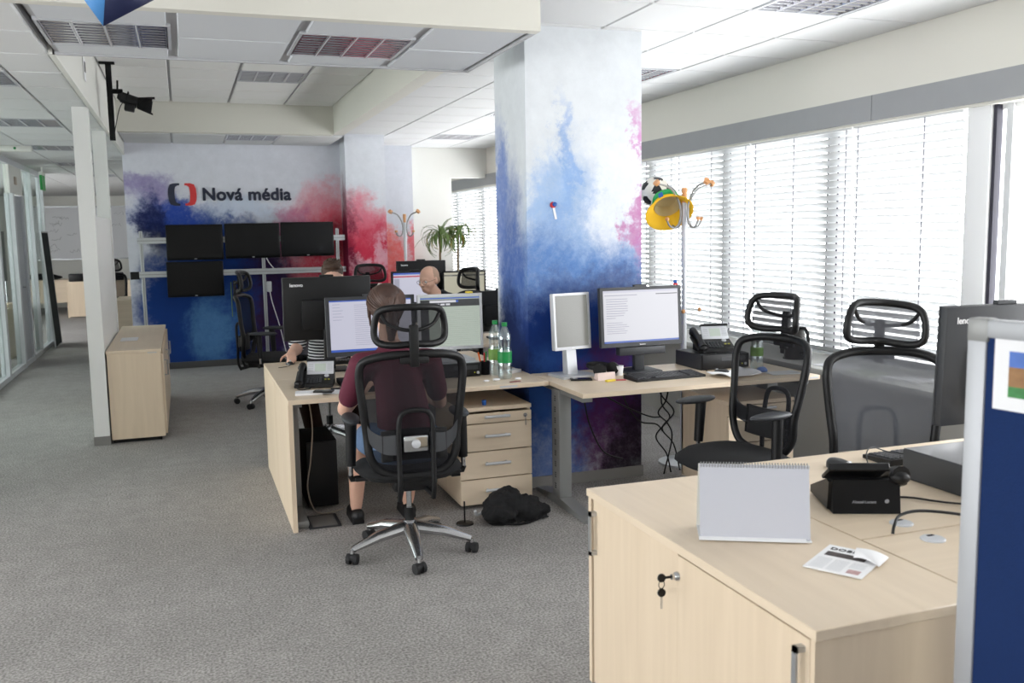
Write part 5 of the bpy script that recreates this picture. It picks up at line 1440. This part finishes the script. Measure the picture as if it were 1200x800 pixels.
o = MB().tube([(.76, 5.28, .746), (.86, 5.285, .746)], .0055, 8).build('pen', BLACK); tag(o, 'black pen with orange cap by the desk phone', 'pen')
o2 = MB().tube([(.86, 5.285, .746), (.90, 5.287, .746)], .0062, 8).build('pen_cap', ORANGE, o)
o = MB().rbox((-.10, -.12, 0), (.10, .12, .028), .004).build('black_tray', BLACKM); o.location = (.93, 5.42, .7405); tag(o, 'flat black box under the text document monitor', 'box')
for i, (x, y, r_) in enumerate(((1.66, 5.16, .012), (1.73, 5.18, .014), (1.86, 5.16, .013))):
    m_ = MB().ball((0, 0, r_ * .6), (r_ * 1.6, r_, r_ * .6), 10).ball((r_, r_ * .5, r_ * .5), (r_, r_ * .8, r_ * .45), 8); o = m_.build('wrapper', PAPER); o.location = (x, y, .740); tag(o, 'crumpled scrap of white wrapper near the bottles', 'wrapper', 'wrapper scraps near the bottles')
paper('small dark red wrapper at the desk edge before the bottles', 1.82, 5.10, .7402, .07, .02, R(8), .003, mat('dark_red', (130, 40, 60), .6))
paper('white sheet leaning at the desk edge against the pillar', 1.93, 5.45, .7402, .09, .07, R(30), .02)
o = MB().tube([(0, 0, 0), (.0, .0, .03)], [.012, .014], 12).build('bottle_cap', BLUE); o.location = (1.63, 5.12, .611); tag(o, 'small blue bottle cap on the drawer pedestal', 'cap')
# desk lamp behind
t = thing('desk_lamp', 'small white desk lamp peeking over the monitors', 'lamp', (1.31, 6.35, .74))
MB().lathe([(0, 0), (.07, 0), (.07, .015), (.015, .025), (0, .025)], 20).build('base', WHITE, t)
MB().tube([(0, 0, .02), (.03, .0, .28), (-.02, 0, .50)], .007, 8).build('arm', ALU, t)
MB().lathe([(.014, .0), (.02, .02), (.036, .075), (.033, .075), (.016, .02), (0, .012)], 20, TR(-.045, 0, .535) @ RY(R(115))).build('shade', WHITE, t)
MB().ball((-.02, 0, .502), .013, 10).build('joint', ORANGE, t)

# desk 2 clutter
t = thing('headphones', 'black over-ear headphones beside the portrait monitor', 'headphones', (2.40, 5.07, .74), R(20))
for s_ in (-1, 1):
    MB().tube([(s_ * .055 - .02, -.02, .045), (s_ * .055 + .012, .0, .045)], [.040, .036], 18).build('ear_cup', BLACK, t)
    MB().tube([(s_ * .055 + .012, .0, .045), (s_ * .055 + .020, .003, .045)], [.034, .026], 18).build('ear_cap', DGREY, t)
bd = smooth_pts([(-.06, 0, .05), (-.075, .05, .055), (-.05, .11, .06), (0, .13, .062), (.05, .11, .06), (.075, .05, .055), (.06, 0, .05)], 4)
MB().tube(bd, .009, 8, flat=1.6).build('headband', BLACK, t)
t = thing('mobile_phone', 'black mobile phone below the portrait monitor', 'phone', (2.20, 4.99, .7402), R(-18))
MB().rbox((-.065, -.033, 0), (.065, .033, .010), .004).build('body', BLACK, t); MB().box((-.05, -.028, .010), (.05, .028, .0105)).build('glass', SCR, t)
o = MB().prism([(-.03, 0), (.03, 0), (.012, .04), (-.02, .045)], 0, -.06, .06).build('card_stand', mat('pale_card', (226, 206, 200), .7)); o.location = (2.335, 4.95, .7402); o.rotation_euler = (0, 0, R(6)); tag(o, 'pale pink card box beside the headphones', 'box')
o = MB().rbox((-.035, -.012, 0), (.035, .012, .012), .004).build('lighter', mat('yellow_plastic', (226, 200, 60), .5)); o.location = (2.335, 4.87, .7402); o.rotation_euler = (0, 0, R(20)); tag(o, 'yellow lighter in front of the pink card box', 'lighter')
paper('small red wrapper beside the yellow lighter', 2.41, 4.885, .7402, .06, .03, R(-15), .004, mat('red_paper', (196, 90, 96), .6))
t = thing('paper_cup', 'small white cup behind the headphones', 'cup', (2.485, 5.06, .7402))
MB().lathe([(0, 0), (.022, 0), (.028, .06), (.026, .06), (.021, .003), (0, .003)], 18).build('cup', PAPER, t)
def crump(u, v):
    return (-.14 + .28 * u + .012 * math.sin(9 * v), -.10 + .20 * v + .01 * math.sin(7 * u), .004 + .018 * math.sin(5 * u + 2) * math.sin(4 * v) ** 2 + .012 * u * v)
o = MB().grid(crump, 14, 10).build('paper_pile', PAPER, solid=.004); o.location = (3.10, 4.74, .752); o.rotation_euler = (0, 0, R(15)); tag(o, 'loose crumpled white papers beside the empty chair', 'paper')
o = MB().rbox((-.10, -.06, 0), (.10, .06, .005), .002, 1).build('notebook', mat('grid_paper', (206, 210, 214), .8)); o.location = (3.42, 4.70, .7402); o.rotation_euler = (0, 0, R(-5)); tag(o, 'thin grey squared notepad near the desk end', 'notepad')
o = MB().ball((0, 0, .03), (.035, .02, .018), 12).ball((.03, .015, .02), (.02, .02, .015), 10).build('blue_wrapper', mat('blue_wrap', (90, 120, 180), .5)); o.location = (3.32, 4.78, .729); tag(o, 'crumpled blue wrapper seen through the chair mesh', 'wrapper')
t = thing('small_figure', 'blue magnet figure with a red base on the wide monitor', 'figurine', (2.91, 5.125, 1.277))
MB().ball((0, 0, .02), (.014, .012, .012), 12).build('top', BLUE, t); MB().rbox((-.012, -.01, 0), (.016, .01, .012), .003).build('base', RED, t)

# kettle and papers on the sill
t = thing('kettle', 'dark electric kettle with a black handle on the window sill', 'kettle', (4.10, 5.50, .69))
MB().lathe([(0, 0), (.075, 0), (.078, .02), (.066, .17), (.055, .21), (0, .215)], 28).build('body', mat('kettle_grey', (62, 60, 58), .3, .5), t)
MB().lathe([(.058, .205), (.056, .222), (.02, .232), (.0, .233)], 24).build('lid', BLACK, t)
MB().tube(smooth_pts([(.0, -.055, .225), (.0, -.12, .215), (0, -.145, .13), (0, -.12, .05), (0, -.075, .04)], 5), .012, 10).build('handle', BLACK, t)
MB().tube([(0, .055, .15), (0, .105, .20)], [.022, .014], 12).build('spout', BLACK, t)
MB().lathe([(0, -.0), (.085, -.0), (.085, .008), (0, .009)], 24).build('base', BLACK, t)
for i, (x, y, rz, m_) in enumerate(((4.12, 5.05, 4, PAPER), (4.08, 4.72, -6, mat('pale_mag', (198, 204, 190), .6, vary=(20, .3))), (4.15, 4.45, 10, PAPER))):
    paper(('white magazine on the sill beside the kettle', 'printed brochure on the sill behind the armless chair', 'white sheets on the sill near the window post')[i], x, y, .6905, .21, .28, R(rz), .006, m_)
o = MB().rbox((-.03, -.03, 0), (.03, .03, .05), .008).build('dark_tin', BLACK); o.location = (4.2, 5.75, .69); tag(o, 'small dark tin on the sill behind the kettle', 'tin')

# magnet note on the pillar
t = thing('pillar_magnet', 'blue and red round magnet holding a small tag on the pillar', 'magnet', (2.185, 5.37, 1.787))
MB().lathe([(0, 0), (.020, 0), (.018, .012), (0, .015)], 16, RX(PI / 2)).build('red_ring', RED, t)
MB().lathe([(0, .012), (.015, .012), (.013, .024), (0, .028)], 16, RX(PI / 2) @ TR(.006, .004, 0)).build('blue_button', BLUE, t)
MB().box((-.007, -.004, -.09), (.007, -.001, -.01), RY(R(-12))).build('paper_tag', PAPER, t)

# bag on the floor
t = thing('floor_bag', 'black fabric bag slumped on the carpet before the drawer pedestal', 'bag', (1.68, 4.83, 0))
BAGM = mat('bag_black', (20, 20, 22), .9, bump=(30, .8))
b = MB(); b.ball((-.03, .02, .08), (.13, .10, .085), 16); b.ball((.10, -.03, .05), (.12, .09, .055), 16); b.ball((-.08, -.05, .05), (.11, .10, .055), 14); b.ball((.0, .04, .13), (.07, .06, .05), 12); b.ball((.17, -.01, .035), (.07, .06, .035), 12)
for k in range(22):
    q = random.uniform(0, 2 * PI); b.ball((.03 + .14 * math.cos(q) * random.random(), .10 * math.sin(q) * random.random() - .01, random.uniform(.04, .11)), (random.uniform(.03, .06), random.uniform(.02, .05), .025), 8)
b.box((-.15, -.10, .001), (.2, .06, .02))
sk_ = b.build('sack', BAGM, t, remesh=.009, smooth=1)
tx = bpy.data.textures.new('bag_folds', 'CLOUDS'); tx.noise_scale = .06; tx.noise_depth = 3
md = sk_.modifiers.new('folds', 'DISPLACE'); md.texture = tx; md.strength = .05; md.mid_level = .55
MB().tube(smooth_pts([(-.12, -.10, .02), (-.02, -.15, .012), (.10, -.12, .012), (.15, -.05, .03)], 5), .007, 6).build('strap', BLACKM, t)
MB().tube(smooth_pts([(-.14, .02, .06), (-.20, -.02, .05), (-.22, -.04, .08)], 5), .009, 8).build('handle', SILVER, t)
t = thing('small_stand', 'small black stand with a round foot beside the slumped bag', 'stand', (1.41, 4.83, 0))
MB().lathe([(0, 0), (.05, 0), (.048, .008), (.006, .012), (0, .012)], 20).build('foot', BLACK, t)
MB().tube([(0, 0, .01), (0, 0, .13)], .005, 8).build('rod', BLACK, t)

# cables under the desks
for i, pts in enumerate((
    [(2.25, 5.27, .70), (2.33, 5.26, .58), (2.38, 5.27, .40), (2.47, 5.26, .22), (2.6, 5.24, .16)],
    [(2.30, 5.27, .70), (2.45, 5.26, .60), (2.62, 5.25, .50), (2.80, 5.26, .42), (2.9, 5.3, .40)],
    [(2.62, 5.27, .70), (2.62, 5.26, .55), (2.72, 5.25, .40), (2.86, 5.28, .36), (2.93, 5.32, .30)],
    [(2.92, 5.30, .70), (2.90, 5.28, .50), (2.95, 5.26, .40), (2.86, 5.28, .28), (2.95, 5.3, .15), (3.0, 5.33, .012)],
    [(2.98, 5.30, .70), (2.93, 5.27, .52), (2.86, 5.25, .44), (2.94, 5.27, .36), (2.99, 5.3, .25), (2.93, 5.3, .012)],
    [(2.86, 5.30, .70), (2.88, 5.25, .56), (2.97, 5.24, .44), (2.90, 5.27, .33), (3.02, 5.33, .20), (3.08, 5.35, .012)])):
    cable(('black cable looping low in front of the printed pillar under the desk', 'black cable sagging across the pillar under the desk', 'black cable dropping behind the wide monitor under the desk', 'black cable in the tangle beside the pillar foot', 'black cable in the tangle beside the pillar foot', 'black cable in the tangle beside the pillar foot')[i], pts, .005, group='tangled cables under the desk' if i > 2 else None)
cable('pale cable hanging beside the side panel under the woman\'s desk', [(.62, 5.20, .71), (.635, 5.2, .55), (.62, 5.22, .35), (.60, 5.24, .18), (.66, 5.3, .02), (.82, 5.36, .008)], .004, mat('pale_cable', (150, 140, 128), .6))
t = thing('computer_tower', 'dark computer tower on the floor under the woman\'s desk', 'computer', (.71, 5.62, 0))
MB().rbox((-.09, -.2, .02), (.09, .2, .42), .006).build('case', BLACKM, t); MB().rbox((-.088, -.212, .025), (.088, -.2, .415), .004).build('front_panel', BLACK, t)
o = MB().rbox((.58, 5.06, .0), (.76, 5.30, .006), .002, 1).build('floor_box', DGREY); tag(o, 'dark floor outlet frame set in the carpet under the desk', 'floor outlet')
MB().box((.60, 5.08, .006), (.74, 5.28, .0075)).build('carpet_inlay', mat('outlet_inlay', (120, 118, 116), .9), o)

# ================================================================== HANGING THINGS, CORRIDOR
t = thing('stage_spotlight', 'black spotlight with barn doors on a hanging black bar', 'spotlight', (-.50, 8.55, 0))
MB().box((-.022, -.022, 2.44), (.022, .022, 3.075)).build('hanging_bar', BLACKM, t)
MB().box((-.07, -.03, 3.065), (.05, .03, 3.08)).build('ceiling_plate', BLACKM, t)
MB().tube([(.02, -.02, 2.84), (.10, -.03, 2.84)], .02, 10).tube([(.06, -.025, 2.82), (.065, -.025, 2.93)], .008, 8).build('clamp', BLACKM, t)
S = TR(.165, -.04, 2.755) @ RY(R(10)) @ Matrix.Scale(.8, 4)
MB().tube([(-.10, 0, .03), (.06, 0, .0)], [.055, .06], 16, M=S).tube([(-.10, 0, .03), (-.14, 0, .035)], [.05, .025], 14, M=S).rbox((-.06, -.05, -.10), (.04, .05, -.03), .01, 2, S).build('lamp_body', BLACK, t)
MB().tube([(-.05, -.06, .0), (-.04, -.06, .09), (-.04, .06, .09), (-.05, .06, .0)], .006, 6, M=S).build('yoke', BLACKM, t)
MB().lathe([(0, 0), (.045, 0), (.04, .01), (0, .016)], 18, S @ TR(.06, 0, 0) @ RY(PI / 2)).build('lens', mat('lens_glass', (90, 95, 100), .05, .2), t)
for sgn in (-1, 1):
    MB().add([(.06, -.06, sgn * .05), (.06, .06, sgn * .05), (.22, .075, sgn * .085), (.22, -.075, sgn * .085)], [(0, 1, 2, 3)], S).build('barn_door', BLACKM, t, solid=.003)
    MB().add([(.06, sgn * .055, -.05), (.06, sgn * .055, .05), (.20, sgn * .085, .06), (.20, sgn * .085, -.06)], [(0, 1, 2, 3)], S).build('barn_door', BLACKM, t, solid=.003)
MB().tube(smooth_pts([(.12, -.04, 2.78), (.07, -.04, 2.70), (.03, -.03, 2.55), (.01, -.025, 2.45)], 5), .004, 6).build('power_lead', BLACK, t)

t = thing('hanging_ornament', 'folded blue paper ornament hanging from the ceiling', 'ornament', (-.235, 3.9, 2.424))
KB = mat('ornament_blue', (74, 138, 200), .5); KN = mat('ornament_navy', (26, 34, 72), .5)
ap, c1, c2, c3_, c4_ = (0, 0, 0), (-.10, .02, .155), (.03, -.09, .19), (.24, .0, .14), (.08, .12, .18)
MB().add([ap, c1, c2], [(0, 1, 2)]).build('blue_facet', KB, t, solid=.004)
MB().add([ap, c2, c3_], [(0, 1, 2)]).build('navy_facet', KN, t, solid=.004)
MB().add([ap, c3_, c4_], [(0, 1, 2)]).build('navy_facet', KN, t, solid=.004)
MB().add([ap, c4_, c1], [(0, 1, 2)]).build('blue_facet', KB, t, solid=.004)
MB().add([c1, c2, c3_, c4_], [(0, 1, 2, 3)]).build('top_facet', KN, t, solid=.004)
MB().tube([(.06, .01, .17), (.06, .01, .438)], .0015, 6).build('string', PAPER, t)
fig = MB().add([(-.075, -.012, .12), (-.03, -.058, .115), (-.02, -.062, .16), (-.055, -.038, .175)], [(0, 1, 2, 3)]); fig.build('dark_figure', BLACK, t, solid=.003)
o = MB().rbox((-.004, -.07, -.08), (.0, .07, .08), .002, 1).build('ceiling_poster', PAPER); o.location = (-.583, 7.35, 2.82); tag(o, 'white sheet with a black emblem on the white upstand', 'poster')
MB().box((.0, -.03, -.02), (.003, .03, .05)).build('emblem', BLACK, o)

# corridor: leaning board, far office
t = thing('leaning_board', 'dark board in a metal frame leaning against the glass partition', 'board', (-1.845, 15.9, 0))
A_ = Matrix.Shear('XY', 4, (-.055, 0)) if False else RY(R(-3.0))
MB().box((-.03, -.7, .02), (-.015, .0, 1.72), A_).build('panel', mat('dark_glass_board', (30, 38, 40), .8, spec=.2), t)
for y0_, y1_ in ((-.72, -.7), (0, .02)): MB().box((-.034, y0_, .0), (-.011, y1_, 1.74), A_).build('frame_side', ALU, t)
MB().box((-.034, -.7, 1.72), (-.011, 0, 1.74), A_).build('frame_top', ALU, t)
wb = thing('whiteboard', 'large whiteboard with faint handwriting on the end wall', 'whiteboard', (-2.0, 24.19, 1.75))
MB().box((-1.25, -.02, -.6), (1.25, 0, .6)).build('board', mat('whiteboard', (226, 228, 232), .3), wb)
MB().box((-1.27, -.03, -.63), (1.27, 0, -.6)).build('pen_tray', ALU, wb); MB().box((-1.27, -.03, .6), (1.27, 0, .63)).build('frame_top', ALU, wb)
w_ = MB(); rnd = random.Random(9)
for k in range(16):
    x0_, z0_ = rnd.uniform(-1.1, .9), rnd.uniform(-.45, .45)
    w_.tube([(x0_ + j * .03, -.022, z0_ + rnd.uniform(-.03, .03) + j * rnd.choice((0, .01))) for j in range(8)], .004, 4)
tag(w_.build('handwriting', GREYTXT, wb), kind='stuff')
def fdesk(label, x0, x1, y0, y1):
    t = thing('office_desk', label, 'desk', ((x0 + x1) / 2, (y0 + y1) / 2, 0), group='maple office desks')
    w, d = (x1 - x0) / 2, (y1 - y0) / 2
    MB().box((-w, -d, .715), (w, d, .74)).build('desktop', WOOD, t)
    for s_ in (-1, 1): MB().box((s_ * w - .0125, -d, 0), (s_ * w + .0125, d, .715)).build('side_panel', WOODV, t)
    MB().box((-w, -d + .02, .25), (w, -d + .04, .715)).build('modesty_panel', WOOD, t)
fdesk('far maple desk under the whiteboard', -3.4, -2.35, 22.0, 22.8)
fdesk('far maple desk with a full front panel, past the white divider', -2.28, -1.0, 20.9, 21.7)
o = MB().box((-2.26, 20.88, .02), (-1.9, 20.90, .72)).build('front_board', WOODV, None); tag(o, 'maple end board of the far desk', 'panel')
monitor('far monitor on the desk past the white divider', -1.82, 21.42, .74, .5, .33, .12, R(70), BLACK, .016, 'grey', 0, bump=False)
for i, (x, y) in enumerate(((-2.1, 21.04), (-1.35, 21.2))):
    o = MB().rbox((-.14, -.12, 0), (.14, .12, .16), .02).build('desk_box', BLACK); o.location = (x, y, .74); tag(o, ('black equipment box at the end of the far desk', 'black equipment box beside the far monitor')[i], 'box')
o = MB().ball((0, 0, .07), (.32, .15, .07), 14).ball((.2, .02, .05), (.2, .12, .05), 12).build('dark_bag', BLACKM); o.location = (-2.9, 22.3, .7405); tag(o, 'dark bag heaped on the desk under the whiteboard', 'bag')
fdesk('maple desk glimpsed between divider and accent wall', -.95, -.55, 14.2, 15.2)
chair(-.98, 15.9, .6, -.8, 'black mesh chair glimpsed between divider and accent wall')
t = thing('exit_sign', 'green edge-lit exit sign hanging over the corridor', 'sign', (-1.78, 14.4, 2.30))
MB().box((-.015, -.16, 0), (.015, .16, .20)).build('plate', mat('exit_green', (30, 130, 60), .4, emit=.1), t); MB().box((-.02, -.17, .2), (.02, .17, .245)).build('bracket', WHITE, t); MB().box((-.01, -.01, .245), (.01, .01, .32)).build('rod', WHITE, t)
t = thing('emergency_light', 'white emergency light with a green lamp on the corridor ceiling', 'emergency light', (-1.62, 11.2, 2.56))
MB().rbox((-.16, -.05, 0), (.16, .05, .06), .01).build('case', WHITE, t); MB().ball((0, -.05, .03), .014, 10).build('lamp', GREEN, t)
# office behind the glass
fdesk('maple desk inside the glazed office', -3.6, -2.5, 11.9, 12.7)
monitor('dark monitor inside the glazed office', -3.0, 12.3, .74, .5, .33, .12, R(160), BLACK, .016, 'grey', 0, bump=False)
fdesk('maple desk deeper inside the glazed office', -3.4, -2.3, 14.0, 14.7)
chair(-2.7, 13.4, .4, .9, 'black mesh chair inside the glazed office')
